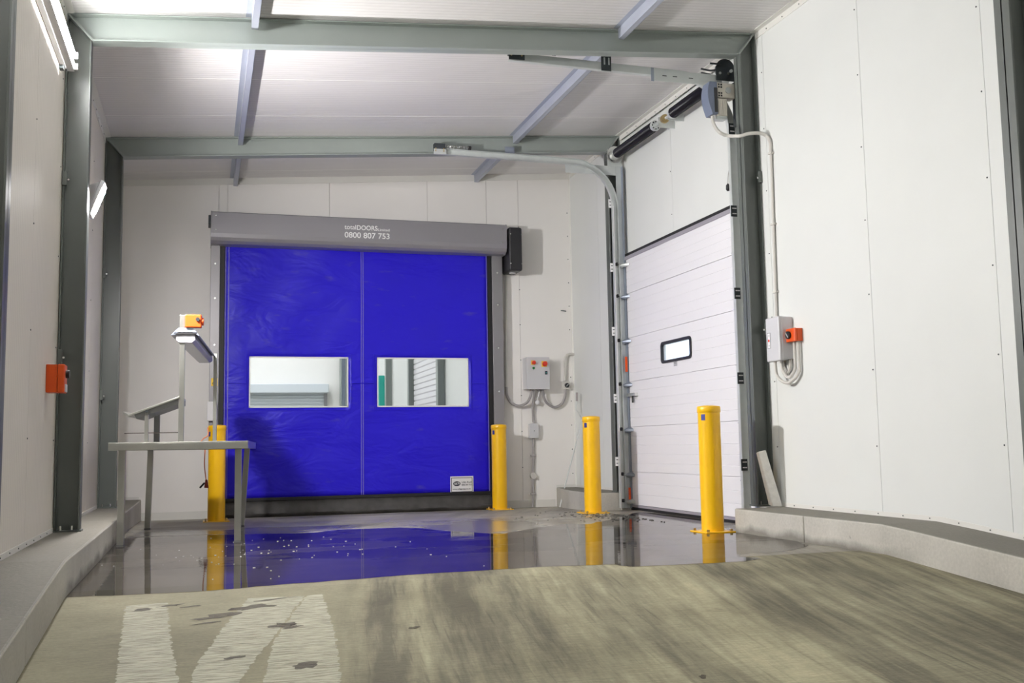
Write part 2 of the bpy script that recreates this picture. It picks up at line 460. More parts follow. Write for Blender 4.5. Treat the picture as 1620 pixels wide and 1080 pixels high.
# ------------------------------------------------------------------ mesh helpers
class MB:
    def __init__(s):
        s.bm = bmesh.new()

    def box(s, x0, x1, y0, y1, z0, z1):
        if x0 > x1: x0, x1 = x1, x0
        if y0 > y1: y0, y1 = y1, y0
        if z0 > z1: z0, z1 = z1, z0
        v = [s.bm.verts.new((x, y, z)) for x in (x0, x1) for y in (y0, y1) for z in (z0, z1)]
        for f in ((0, 1, 3, 2), (4, 6, 7, 5), (0, 4, 5, 1), (2, 3, 7, 6), (0, 2, 6, 4), (1, 5, 7, 3)):
            s.bm.faces.new([v[i] for i in f])
        return s

    def hexa(s, pts):
        """8 points: bottom loop of 4, top loop of 4"""
        v = [s.bm.verts.new(p) for p in pts]
        for f in ((3, 2, 1, 0), (4, 5, 6, 7), (0, 1, 5, 4), (1, 2, 6, 5), (2, 3, 7, 6), (3, 0, 4, 7)):
            s.bm.faces.new([v[i] for i in f])
        return s

    def prism(s, poly, axis, a, b):
        """poly: 2D points in the two other axes (in x,y,z order); extruded along axis from a to b"""
        def P(p, t):
            q = list(p)
            q.insert(axis, t)
            return q
        A = [s.bm.verts.new(P(p, a)) for p in poly]
        B = [s.bm.verts.new(P(p, b)) for p in poly]
        s.bm.faces.new(A)
        s.bm.faces.new(B[::-1])
        n = len(poly)
        for i in range(n):
            s.bm.faces.new((A[i], B[i], B[(i + 1) % n], A[(i + 1) % n]))
        return s

    def bar(s, p, q, w, h, up=(0, 0, 1)):
        """rectangular bar from p to q, w sideways, h along up"""
        p, q = Vector(p), Vector(q)
        d = (q - p).normalized()
        sd = d.cross(Vector(up)).normalized()
        uu = sd.cross(d).normalized()
        pts = []
        for c in (p, q):
            for a, e in ((-1, -1), (1, -1), (1, 1), (-1, 1)):
                pts.append(c + sd * a * w / 2 + uu * e * h / 2)
        return s.hexa(pts)

    def tube(s, pts, r, n=10, caps=True, radii=None):
        pts = [Vector(p) for p in pts]
        rings = []
        ref = None
        for i, p in enumerate(pts):
            if i == 0:
                d = pts[1] - pts[0]
            elif i == len(pts) - 1:
                d = pts[-1] - pts[-2]
            else:
                d = (pts[i + 1] - p).normalized() + (p - pts[i - 1]).normalized()
            d.normalize()
            if ref is None:
                ref = Vector((0, 0, 1)) if abs(d.z) < 0.9 else Vector((1, 0, 0))
            a = d.cross(ref)
            if a.length < 1e-4:
                a = d.cross(Vector((0, 1, 0)))
            a.normalize()
            c = a.cross(d).normalized()
            ref = c
            rr = radii[i] if radii else r
            rings.append([s.bm.verts.new(p + (a * math.cos(2 * math.pi * k / n) + c * math.sin(2 * math.pi * k / n)) * rr) for k in range(n)])
        for i in range(len(rings) - 1):
            for k in range(n):
                s.bm.faces.new((rings[i][k], rings[i][(k + 1) % n], rings[i + 1][(k + 1) % n], rings[i + 1][k]))
        if caps:
            s.bm.faces.new(rings[0][::-1])
            s.bm.faces.new(rings[-1])
        return s

    def cyl(s, p, q, r, n=20, r2=None):
        return s.tube([p, q], r, n, radii=[r, r if r2 is None else r2])

    def lathe(s, prof, origin, axis=2, n=28):
        """prof: (radius, height) list turned about axis through origin"""
        o = Vector(origin)
        rings = []
        for (r, h) in prof:
            ring = []
            for k in range(n):
                a = 2 * math.pi * k / n
                q = [math.cos(a) * r, math.sin(a) * r]
                q.insert(axis, h)
                ring.append(s.bm.verts.new(o + Vector(q)))
            rings.append(ring)
        for i in range(len(rings) - 1):
            for k in range(n):
                s.bm.faces.new((rings[i][k], rings[i][(k + 1) % n], rings[i + 1][(k + 1) % n], rings[i + 1][k]))
        s.bm.faces.new(rings[0])
        s.bm.faces.new(rings[-1])
        return s

    def build(s, name, material, parent=None, bevel=0.0, smooth=False, segs=2, local=False):
        bmesh.ops.recalc_face_normals(s.bm, faces=s.bm.faces)
        if parent is not None and not local:
            off = Vector(parent.get('_o', (0, 0, 0)))
            for v in s.bm.verts:
                v.co -= off
        me = bpy.data.meshes.new(name)
        s.bm.to_mesh(me)
        s.bm.free()
        o = bpy.data.objects.new(name, me)
        COL.objects.link(o)
        me.materials.append(material)
        if parent is not None:
            o.parent = parent
            if '_o' in parent:
                o['_o'] = parent['_o']
        if smooth:
            for p in me.polygons:
                p.use_smooth = True
            me.set_sharp_from_angle(angle=math.radians(35))
        if bevel > 0:
            b = o.modifiers.new('bevel', 'BEVEL')
            b.width = bevel
            b.segments = segs
            b.limit_method = 'ANGLE'
        return o


def tag(o, label=None, cat=None, group=None, kind=None):
    if label: o['label'] = label
    if cat: o['category'] = cat
    if group: o['group'] = group
    if kind: o['kind'] = kind
    return o


def thing(name, loc, label=None, cat=None, group=None, kind=None, rz=0.0):
    o = bpy.data.objects.new(name, None)
    COL.objects.link(o)
    o.empty_display_size = 0.1
    o.location = loc
    o.rotation_euler = (0, 0, rz)
    o['_o'] = tuple(loc) if rz == 0 else (0.0, 0.0, 0.0)
    return tag(o, label, cat, group, kind)


def copy_tree(o, parent=None):
    c = o.copy()
    COL.objects.link(c)
    c.parent = parent
    for ch in [k for k in bpy.data.objects if k.parent == o]:
        copy_tree(ch, c)
    return c


def smooth_path(pts, k=6):
    """Catmull-Rom through points"""
    P = [Vector(p) for p in pts]
    P = [P[0] * 2 - P[1]] + P + [P[-1] * 2 - P[-2]]
    out = []
    for i in range(1, len(P) - 2):
        for j in range(k):
            t = j / k
            a, b, c, d = P[i - 1], P[i], P[i + 1], P[i + 2]
            out.append(0.5 * ((2 * b) + (-a + c) * t + (2 * a - 5 * b + 4 * c - d) * t * t + (-a + 3 * b - 3 * c + d) * t ** 3))
    out.append(P[-2])
    return out


def text(name, s, loc, size, material, parent, ax='-y', off=0.0, align='LEFT', sx=1.0):
    cu = bpy.data.curves.new(name, 'FONT')
    cu.body = s
    cu.size = size
    cu.extrude = 0.0008
    cu.offset = off
    cu.align_x = align
    cu.materials.append(material)
    o = bpy.data.objects.new(name, cu)
    COL.objects.link(o)
    o.parent = parent
    o.location = Vector(loc) - Vector(parent.get('_o', (0, 0, 0)))
    o.rotation_euler = (math.pi / 2, 0, 0) if ax == '-y' else (math.pi / 2, 0, -math.pi / 2)
    o.scale = (sx, 1, 1)
    return o


# ------------------------------------------------------------------ room dimensions
XL, XR, YB = -1.08, 5.06, 13.85
YN = -1.5                       # near end of the bay, behind the camera
YR = 6.28                       # where the ramp starts to fall away
KT = 0.21                       # kerb top


def zc(x):                      # underside of ceiling
    return 4.355 + 0.0735 * x


def zramp(y):
    return 0.0 if y >= YR else -0.088 * (YR - y) - 0.0


def zfl(y):
    if y > 11.7:
        return -0.055 * (y - 11.7) / (YB - 11.7)
    return zramp(y)


# ------------------------------------------------------------------ floor
def slab(name, ys, material, x0, x1, zf, th=0.12):
    bm = bmesh.new()
    T = [[bm.verts.new((x, y, zf(y))) for x in (x0, x1)] for y in ys]
    B = [[bm.verts.new((x, y, zf(y) - th)) for x in (x0, x1)] for y in ys]
    for i in range(len(ys) - 1):
        bm.faces.new((T[i][0], T[i][1], T[i + 1][1], T[i + 1][0]))
        bm.faces.new((B[i][0], B[i + 1][0], B[i + 1][1], B[i][1]))
        bm.faces.new((T[i][0], T[i + 1][0], B[i + 1][0], B[i][0]))
        bm.faces.new((T[i][1], B[i][1], B[i + 1][1], T[i + 1][1]))
    bm.faces.new((T[0][0], B[0][0], B[0][1], T[0][1]))
    bm.faces.new((T[-1][0], T[-1][1], B[-1][1], B[-1][0]))
    m = MB()
    m.bm.free()
    m.bm = bm
    return m.build(name, material)


o = slab('floor', [6.60, 9.0, 11.17], MT['floor'], -0.9, 5.12, zfl)
tag(o, kind='structure')
o = slab('floor', [11.178, 11.7, YB + 0.1], MT['floor'], -0.9, 5.12, zfl)
tag(o, kind='structure')
o = slab('ramp', [YN, 0, 3.0, 5.2, YR, 6.595], MT['ramp'], -0.9, 5.12, zfl)
tag(o, kind='structure')
# paving outside, and the yard beyond the dock door
m = MB()
m.box(-30, 40, -30, YN, -0.95, -0.70)
m.box(5.42, 40, YN, 45, -0.3, -0.05)
tag(m.build('ground', MT['asphalt']), kind='structure')


# ------------------------------------------------------------------ kerbs (cast in bays with a joint between)
def kerb_run(name, pts, xo, parent=None):
    """pts: list of (x_inner, y); solid from inner face to xo, top KT above the straight floor line"""
    m = MB()
    for (xa, ya), (xb, yb) in zip(pts[:-1], pts[1:]):
        za, zb = zramp(ya) + KT, zramp(yb) + KT
        ba, bb = min(zfl(ya), 0) - 0.1, min(zfl(yb), 0) - 0.1
        m.hexa([(xa, ya, ba), (xa, yb, bb) if False else (xb, yb, bb), (xo, yb, bb), (xo, ya, ba),
                (xa, ya, za), (xb, yb, zb), (xo, yb, zb), (xo, ya, za)])
    bmesh.ops.remove_doubles(m.bm, verts=m.bm.verts, dist=1e-4)
    fs = {}
    for f in list(m.bm.faces):      # drop the internal faces between segments
        key = tuple(sorted(v.index for v in f.verts))
    m.bm.verts.index_update()
    seen = {}
    for f in list(m.bm.faces):
        key = tuple(sorted(v.index for v in f.verts))
        if key in seen:
            m.bm.faces.remove(f)
            m.bm.faces.remove(seen[key])
        else:
            seen[key] = f
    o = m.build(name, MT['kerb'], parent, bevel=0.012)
    return o


kl = thing('kerb_left', (-0.73, 8, 0), 'long low concrete kerb under the left wall', 'kerb', kind='structure')
kerb_run('kerb_block', [(-0.735, YB), (-0.73, 9.75)], XL - 0.05, kl)
kerb_run('kerb_block', [(-0.73, 9.744), (-0.725, 8.0), (-0.725, YR + 0.05), (-0.725, YR - 0.35), (-0.725, 5.0)], XL - 0.05, kl)
kerb_run('kerb_block', [(-0.725, 4.994), (-0.725, YN)], XL - 0.05, kl)
kr = thing('kerb_right', (4.56, 7, 0), 'long low concrete kerb under the right wall in front of the dock door', 'kerb', kind='structure')
kerb_run('kerb_block', [(4.555, 8.38), (4.57, 7.30)], XR + 0.05, kr)
kerb_run('kerb_block', [(4.57, 7.294), (4.585, YR + 0.05), (4.59, YR - 0.35), (4.60, 4.6)], XR + 0.05, kr)
kerb_run('kerb_block', [(4.60, 4.594), (4.62, YN)], XR + 0.05, kr)
kf = thing('kerb_far', (4.6, 12.8, 0), 'short concrete kerb stub in the far right corner behind a yellow bollard', 'kerb', kind='structure')
kerb_run('kerb_block', [(4.55, 11.93), (4.60, 12.9)], XR + 0.05, kf)
kerb_run('kerb_block', [(4.603, 12.906), (4.76, YB)], XR + 0.05, kf)

# ------------------------------------------------------------------ walls
DX0, DX1, DZ1 = 0.16, 3.80, 3.55          # opening behind the blue curtain
PY0, PY1, PZ1 = 8.90, 11.93, 3.16         # dock door opening in the right wall


def rivets(name, pts, n, r, parent, material=None):
    m = MB()
    n = Vector(n)
    for p in pts:
        p = Vector(p)
        m.tube([p - n * 0.001, p + n * 0.004], r, 6)
    o = m.build(name, material or MT['galv_dark'], parent)
    o['kind'] = 'stuff'
    return o


# left wall
wl = thing('wall_left', (XL, 6, 0), kind='structure')
MB().box(XL - 0.12, XL - 0.025, YN, YB + 0.1, -0.9, 4.9).build('wall_core', MT['joint'], wl)
ys = [YN] + [1.25 + 1.2 * i for i in range(11)] + [YB]
for a, b in zip(ys[:-1], ys[1:]):
    zlow = min(zramp(a), zramp(b)) + KT - 0.01
    MB().prism([(a + 0.002, zramp(a) + KT - 0.01), (b - 0.002, zramp(b) + KT - 0.01), (b - 0.002, 4.5), (a + 0.002, 4.5)], 0, XL - 0.024, XL).build('wall_panel', MT['wall_l'], wl)
rivets('rivet', [(XL, y, z) for y in ys[4:-1] for z in (0.9, 1.6, 2.3, 3.0, 3.7)], (1, 0, 0), 0.006, wl)

# back wall (panels notched round the door opening)
wb = thing('wall_back', (2, YB, 0), kind='structure')
m = MB()
m.box(XL - 0.1, DX0, YB + 0.025, YB + 0.14, -0.2, 4.9)
m.box(DX1, XR + 0.1, YB + 0.025, YB + 0.14, -0.2, 4.9)
m.box(DX0, DX1, YB + 0.025, YB + 0.14, DZ1, 4.9)
m.build('wall_core', MT['joint'], wb)
xs = [XL, 0.27, 1.60, 2.95, 4.27, XR]
for a, b in zip(xs[:-1], xs[1:]):
    for (c, d, zlo) in ((a, min(b, DX0), 'full'), (max(a, DX0), min(b, DX1), 'top'), (max(a, DX1), b, 'full')):
        if d - c < 0.03:
            continue
        z0 = -0.06 if zlo == 'full' else DZ1
        MB().prism([(c + 0.002, z0), (d - 0.002, z0), (d - 0.002, zc(d) + 0.01), (c + 0.002, zc(c) + 0.01)], 1, YB, YB + 0.024).build('wall_panel', MT['wall_b'], wb)
rivets('rivet', [(x, YB, z) for x in xs[1:-1] for z in (0.5, 1.0, 1.5, 2.0, 2.5, 3.0, 3.5, 3.9) if x > DX1 or z > DZ1 or x < DX0] +
       [(XL + 0.15 + 0.22 * i, YB, zc(XL + 0.15 + 0.22 * i) - 0.05) for i in range(27)] +
       [(XR - 0.05, YB, 0.4 + 0.34 * i) for i in range(12)], (0, -1, 0), 0.0075, wb)

# right wall
wr = thing('wall_right', (XR, 6, 0), kind='structure')
m = MB()
m.box(XR + 0.025, XR + 0.12, YN, PY0, -0.9, 4.95)
m.box(XR + 0.025, XR + 0.12, PY1, YB + 0.1, -0.9, 4.95)
m.box(XR + 0.065, XR + 0.16, PY0, PY1, PZ1, 4.95)
m.build('wall_core', MT['joint'], wr)
ys = [YN, 0.2, 1.55, 2.9, 4.25, 5.60, 6.95, 8.42, PY0]
for a, b in zip(ys[:-1], ys[1:]):
    MB().prism([(a + 0.002, zramp(a) + KT - 0.01), (b - 0.002, zramp(b) + KT - 0.01), (b - 0.002, 4.75), (a + 0.002, 4.75)], 0, XR, XR + 0.024).build('wall_panel', MT['wall_r'], wr)
MB().box(XR, XR + 0.024, PY1, 12.78, KT - 0.01, 4.75).build('wall_panel', MT['wall_r'], wr)
MB().box(XR, XR + 0.024, 12.784, YB, KT - 0.01, 4.75).build('wall_panel', MT['wall_r'], wr)
ys2 = [PY0, 10.55, PY1]
for a, b in zip(ys2[:-1], ys2[1:]):
    MB().box(XR + 0.04, XR + 0.064, a + 0.002, b - 0.002, PZ1, 4.75).build('wall_panel', MT['wall_r'], wr)
rivets('rivet', [(XR, y + 0.03, z) for y in (5.60, 6.95, 8.42) for z in (0.75, 1.35, 1.95, 2.55, 3.15, 3.75, 4.3)] +
       [(XR + 0.04, 10.58, z) for z in (3.4, 3.9, 4.4)] + [(XR + 0.04, 9.3 + 0.25 * i, 4.68) for i in range(10)], (-1, 0, 0), 0.006, wr)

wfr = thing('wall_light_block', (2, YN, 0), kind='structure')  # unseen wall added to stop daylight, kept dark to cut bounce
MB().box(XL - 0.1, XR + 0.1, YN - 0.12, YN, -0.9, 4.95).build('wall_core', MT['steel'], wfr)

# folded base flashings on the walls
k = 0


def flashing(name, segs, parent_label=None):
    m = MB()
    for s_ in segs:
        m.box(*s_)
    return tag(m.build(name, MT['flash'], None, bevel=0.002), kind='structure')


flashing('trim_1', [(XL, -0.76, YB - 0.006, YB, KT - 0.02, KT + 0.035)])
o = flashing('trim_2', [(-0.76, DX0 - 0.09, YB - 0.006, YB, -0.06, 0.045)])
flashing('trim_3', [(3.90, 4.74, YB - 0.006, YB, -0.06, 0.05)])
flashing('trim_4', [(4.76, XR, YB - 0.006, YB, KT - 0.02, KT + 0.035), (XR - 0.006, XR, PY1, YB, KT - 0.02, KT + 0.035)])
for nm, X, sg, yy in (('trim_5', XR, -1, [8.9, YR, YR - 0.35, YN]), ('trim_6', XL, 1, [YB, YR, YR - 0.35, YN])):
    m = MB()
    for a, b in zip(yy[:-1], yy[1:]):
        x0, x1 = X, X + sg * 0.006
        m.hexa([(x0, a, zramp(a) + KT - 0.01), (x1, a, zramp(a) + KT - 0.01), (x1, b, zramp(b) + KT - 0.01), (x0, b, zramp(b) + KT - 0.01),
                (x0, a, zramp(a) + KT + 0.035), (x1, a, zramp(a) + KT + 0.035), (x1, b, zramp(b) + KT + 0.035), (x0, b, zramp(b) + KT + 0.035)])
    o = tag(m.build(nm, MT['flash']), kind='structure')
    rivets('rivet', [(X + sg * 0.006, 8.2 - 0.3 * i, zramp(8.2 - 0.3 * i) + KT + 0.018) for i in range(14)], (sg, 0, 0), 0.005, o)
# corner trims and ceiling coves
m = MB()
m.prism([(XR - 0.016, YB), (XR, YB - 0.016), (XR, YB)], 2, KT, 4.70)
tag(m.build('trim_7', MT['flash']), kind='structure')
m = MB()
m.prism([(YB - 0.012, 4.70), (YB, 4.70), (YB, 4.60), (YB - 0.012, 4.60)], 0, 4.6, XR)
m.bm.clear()
for a, b in ((XL, XR),):
    m.hexa([(a, YB - 0.012, zc(a) - 0.085), (b, YB - 0.012, zc(b) - 0.085), (b, YB, zc(b) - 0.085), (a, YB, zc(a) - 0.085),
            (a, YB - 0.012, zc(a)), (b, YB - 0.012, zc(b)), (b, YB, zc(b)), (a, YB, zc(a))])
tag(m.build('trim_8', MT['flash']), kind='structure')
for nm, X, sg in (('trim_9', XL, 1), ('trim_10', XR, -1)):
    m = MB()
    m.prism([(X, zc(X) - 0.07), (X + sg * 0.008, zc(X) - 0.07), (X + sg * 0.008, zc(X) - 0.012), (X + sg * 0.06, zc(X + sg * 0.06) - 0.008), (X + sg * 0.06, zc(X + sg * 0.06)), (X, zc(X))], 1, YN, YB)
    o = tag(m.build(nm, MT['flash']), kind='structure')
    rivets('rivet', [(X + sg * 0.008, 7.2 + 0.28 * i, zc(X) - 0.045) for i in range(23)], (sg, 0, 0), 0.006, o)

# ------------------------------------------------------------------ ceiling: panels lie across the bay, joints every 1.15 m
ce = thing('ceiling', (2, 6, 4.4), kind='structure')
m = MB()
m.hexa([(XL - 0.1, YN, zc(XL - 0.1) + 0.026), (XR + 0.1, YN, zc(XR + 0.1) + 0.026), (XR + 0.1, YB + 0.1, zc(XR + 0.1) + 0.026), (XL - 0.1, YB + 0.1, zc(XL - 0.1) + 0.026),
        (XL - 0.1, YN, 5.2), (XR + 0.1, YN, 5.2), (XR + 0.1, YB + 0.1, 5.2), (XL - 0.1, YB + 0.1, 5.2)])
m.build('roof_core', MT['joint'], ce)
ys = [YN] + [y for y in [10.03 + 1.15 * i for i in range(-9, 4)] if y > YN] + [YB + 0.1]
for a, b in zip(ys[:-1], ys[1:]):
    x0, x1 = XL - 0.08, XR + 0.08
    MB().hexa([(x0, a + 0.004, zc(x0)), (x1, a + 0.004, zc(x1)), (x1, b - 0.004, zc(x1)), (x0, b - 0.004, zc(x0)),
               (x0, a + 0.004, zc(x0) + 0.025), (x1, a + 0.004, zc(x1) + 0.025), (x1, b - 0.004, zc(x1) + 0.025), (x0, b - 0.004, zc(x0) + 0.025)]).build('ceiling_panel', MT['ceil'], ce)

for y in ys[1:-1]:      # white sealed joint between neighbouring ceiling panels
    x0, x1 = XL + 0.06, XR - 0.06
    MB().hexa([(x0, y - 0.007, zc(x0) - 0.0015), (x1, y - 0.007, zc(x1) - 0.0015), (x1, y + 0.007, zc(x1) - 0.0015), (x0, y + 0.007, zc(x0) - 0.0015),
               (x0, y - 0.007, zc(x0) + 0.001), (x1, y - 0.007, zc(x1) + 0.001), (x1, y + 0.007, zc(x1) + 0.001), (x0, y + 0.007, zc(x0) + 0.001)]).build('joint_strip', MT['joint'], ce)

# ------------------------------------------------------------------ portal frames
XIL, XIR = -0.89, 4.885         # inner faces of the column flanges
FT = 0.012                      # flange thickness
FWH = 0.065                     # half flange width


def zb(x):                      # underside of the rafters
    return 4.060 + 0.0756 * (x + 0.89)


def column(y, side, label, cleats=()):
    xo = XL + 0.004 if side < 0 else XR - 0.004
    xi = XIL if side < 0 else XIR
    s = 1 if side < 0 else -1
    zo, zi = zc(xo) - 0.012, zb(xi)
    base = KT + zramp(y)
    t = thing('steel_column', ((xo + xi) / 2, y, base), label, 'column', 'steel portal columns along both side walls')
    m = MB()
    m.prism([(xo, base + 0.01), (xi, base + 0.01), (xi, zi), (xo, zo)], 1, y - 0.005, y + 0.005)
    m.build('web', MT['steel'], t)
    MB().box(xi, xi - s * FT, y - FWH, y + FWH, base + 0.01, zi).build('flange', MT['steel'], t, bevel=0.002)
    MB().box(xo, xo + s * FT, y - FWH, y + FWH, base + 0.01, zo).build('flange', MT['steel'], t, bevel=0.002)
    MB().box(xo, xi + s * 0.012, y - FWH - 0.01, y + FWH + 0.01, base, base + 0.012).build('base_plate', MT['steel'], t)
    for bz in ((0.05, -0.04), (0.13, -0.04)):
        MB().cyl((xo + s * bz[0], y + bz[1], base + 0.012), (xo + s * bz[0], y + bz[1], base + 0.045), 0.009, 8).build('anchor_bolt', MT['chrome'], t)
    for z in cleats:
        c = MB().box(xo - s * 0.0, xo + s * 0.035, y - FWH - 0.022, y - FWH, z - 0.055, z + 0.055).build('cleat', MT['steel'], t, bevel=0.003)
        MB().cyl((xo + s * 0.045, y - FWH - 0.002, z - 0.01), (xo + s * 0.045, y - FWH - 0.016, z - 0.01), 0.008, 8).build('bolt', MT['chrome'], t)
    return t


column(5.22, -1, 'nearest dark steel column on the left wall, a sliver at the left edge')
column(8.60, -1, 'dark steel column on the left wall beside the orange isolator box', (1.54, 2.93))
column(12.0, -1, 'dark steel column on the left wall farthest back behind the steel table', (1.42, 2.75))
column(5.22, 1, 'nearest grey steel column on the right wall past the blank panels')
column(8.60, 1, 'grey steel column between the dock door and the wall with the control box', (1.85, 3.3))
column(12.0, 1, 'dark steel column on the right wall at the far side of the dock door')


def rafter(y, label):
    xol, xor = XL + 0.004, XR - 0.004
    t = thing('steel_rafter', (2, y, 4.2), label, 'beam', 'sloping steel rafters across the bay')
    m = MB()
    m.prism([(XIL, zb(XIL)), (XIR, zb(XIR)), (xor, zc(xor) - 0.006), (xol, zc(xol) - 0.006)], 1, y - 0.005, y + 0.005)
    m.build('web', MT['steel_r'], t)

    def fl(x0, x1, f, d0, d1):
        return MB().hexa([(x0, y - FWH, f(x0) + d0), (x1, y - FWH, f(x1) + d0), (x1, y + FWH, f(x1) + d0), (x0, y + FWH, f(x0) + d0),
                          (x0, y - FWH, f(x0) + d1), (x1, y - FWH, f(x1) + d1), (x1, y + FWH, f(x1) + d1), (x0, y + FWH, f(x0) + d1)])
    fl(XIL, XIR, zb, 0, FT).build('flange', MT['steel_r'], t, bevel=0.002)
    fl(xol, xor, zc, -0.004 - FT, -0.004).build('flange', MT['steel_r'], t, bevel=0.002)
    # mitred end plates where rafter and columns meet
    for (xa, za, xb, zb_) in ((XIL, zb(XIL), xol, zc(xol) - 0.01), (XIR, zb(XIR), xor, zc(xor) - 0.01)):
        s = 1 if xa < 0 else -1
        MB().hexa([(xa - s * 0.0, y - FWH - 0.008, za), (xa + s * 0.02, y - FWH - 0.008, za + 0.004), (xa + s * 0.02, y + FWH, za + 0.004), (xa, y + FWH, za),
                   (xb, y - FWH - 0.008, zb_), (xb + s * 0.02, y - FWH - 0.008, zb_), (xb + s * 0.02, y + FWH, zb_), (xb, y + FWH, zb_)]).build('end_plate', MT['steel_r'], t, bevel=0.002)
    return t


rafter(8.60, 'nearer grey steel rafter across the ceiling above the dock door motor')
rafter(12.0, 'farther grey steel rafter across the ceiling in front of the back wall')


def purlin(x, y0, y1, label):
    """Z purlin hung under the ceiling, running along the bay"""
    t = thing('purlin', (x, y0, zc(x)), label, 'beam', 'galvanised purlins under the ceiling')
    zt, z0 = zc(x) - 0.001, zc(x) - 0.105
    MB().box(x - 0.003, x + 0.001, y0, y1, z0, zt).build('web', MT['purlin'], t)
    MB().box(x, x + 0.052, y0, y1, z0, z0 + 0.004).build('flange', MT['purlin'], t)
    MB().box(x + 0.049, x + 0.052, y0, y1, z0, z0 + 0.018).build('lip', MT['purlin'], t)
    MB().box(x - 0.05, x, y0, y1, zt - 0.004, zt).build('flange', MT['purlin'], t)
    return t


for x, side in ((0.345, 'left'), (3.63, 'right')):
    purlin(x, 3.0, 8.525, 'galvanised purlin nearest the camera, %s one of the pair above the near rafter' % side)
    purlin(x, 8.68, 11.925, 'galvanised purlin between the two rafters, %s one of the pair' % side)
    purlin(x, 12.075, YB - 0.01, 'short galvanised purlin meeting the back wall, %s one of the pair' % side)

# ------------------------------------------------------------------ puddle, damp litter and old floor paint
PF = [(-0.74, 10.35), (-0.4, 10.42), (0.44, 10.34), (0.8, 10.22), (1.05, 10.2), (1.3, 10.45), (1.60, 10.42), (1.98, 10.33), (2.2, 9.85), (2.45, 9.45), (2.62, 9.2), (2.85, 9.45), (3.2, 9.75), (3.54, 10.05),
      (3.71, 9.9), (4.0, 10.2), (4.3, 10.5), (4.6, 10.9), (4.9, 11.3), (4.98, 10.6), (4.96, 9.6), (4.75, 9.0), (4.60, 8.6), (4.56, 8.1), (4.57, 7.5)]
PN = [(4.50, 7.22), (4.42, 7.02), (4.15, 6.80), (3.95, 6.72), (3.78, 6.76), (3.62, 6.60), (3.70, 6.45), (3.55, 6.34), (3.30, 6.32), (3.0, 6.33), (2.7, 6.36), (2.62, 6.52), (2.33, 6.55), (2.19, 6.62), (1.48, 6.55), (0.91, 6.48),
      (0.4, 6.38), (0.04, 6.30), (-0.4, 6.31), (-0.735, 6.34)]
m = MB()
pts = PF + PN
sm = smooth_path([(p[0], p[1], 0) for p in pts], 4)
random.seed(3)
for i_, v in enumerate(sm):
    if v.x > -0.70 and 0.03 < 1:
        sm[i_] = Vector((v.x + random.uniform(-0.02, 0.02), max(YR + 0.005, v.y + random.uniform(-0.02, 0.02)), 0.0035))
    else:
        sm[i_] = Vector((v.x, max(YR + 0.005, v.y), 0.0035))
vs = [m.bm.verts.new(p) for p in sm]
f = m.bm.faces.new(vs)
bmesh.ops.triangulate(m.bm, faces=[f])
tag(m.build('puddle', MT['water']), 'shallow puddle of still water on the floor reflecting the blue door', 'puddle')

random.seed(11)


def flecks(name, n, xr, yr, rmin, rmax, material, label, cat, flat=0.003):
    m = MB()
    for i in range(n):
        x, y = random.gauss(*xr), random.gauss(*yr)
        x = max(-0.68, min(4.5, x))
        y = max(6.4, min(12.5, y))
        r = random.uniform(rmin, rmax)
        a = random.random() * 6.28
        z = max(0.004, 0) if y < 11.7 else zfl(y) + 0.001
        v = [m.bm.verts.new((x + math.cos(a + k * 1.257) * r * random.uniform(0.6, 1.2), y + math.sin(a + k * 1.257) * r * random.uniform(0.6, 1.2), z)) for k in range(5)]
        w = [m.bm.verts.new((p.co.x, p.co.y, z + flat)) for p in v]
        m.bm.faces.new(w)
        for k in range(5):
            m.bm.faces.new((v[k], v[(k + 1) % 5], w[(k + 1) % 5], w[k]))
    return tag(m.build(name, material), label, cat, kind='stuff')


flecks('foam_flecks', 80, (0.5, 0.55), (8.6, 0.8), 0.003, 0.009, MT['flecks'], 'scattered white flecks floating on the puddle near the table', 'litter')
flecks('wet_grit', 170, (4.35, 0.3), (10.9, 0.45), 0.006, 0.022, MT['dirt'], 'dark wet grit lying by the dock door track', 'litter', 0.006)

m = MB()


def mark(poly):
    pts = []
    for (xa, ya), (xb, yb) in zip(poly, poly[1:] + poly[:1]):      # edges worn into a ragged comb by the brush marks
        n = max(1, int(abs(yb - ya) / 0.022))
        for k in range(n):
            t = k / n
            jx = random.choice((-1, 1)) * random.uniform(0.001, 0.009) if k else 0.0
            pts.append((xa + (xb - xa) * t + jx, ya + (yb - ya) * t))
    vs = [m.bm.verts.new((x, y, zramp(y) + 0.0015)) for x, y in pts]
    m.bm.faces.new(vs)


mark([(-0.39, 6.03), (-0.18, 6.06), (-0.13, 5.2), (-0.06, 4.3), (-0.02, 3.4), (-0.36, 3.4), (-0.33, 4.6)])
mark([(0.25, 6.05), (0.56, 6.03), (0.36, 5.3), (0.17, 4.6), (0.02, 4.0), (-0.05, 4.3), (-0.02, 4.8), (0.10, 5.4)])
mark([(0.57, 6.03), (0.66, 6.06), (0.63, 5.2), (0.56, 4.4), (0.52, 3.4), (0.22, 3.4), (0.25, 4.5), (0.32, 5.05), (0.45, 5.6)])
bmesh.ops.triangulate(m.bm, faces=m.bm.faces)
tag(m.build('floor_paint', MT['paint']), 'worn cream painted strokes forming a broad letter shape on the ramp, lower left', 'floor marking')

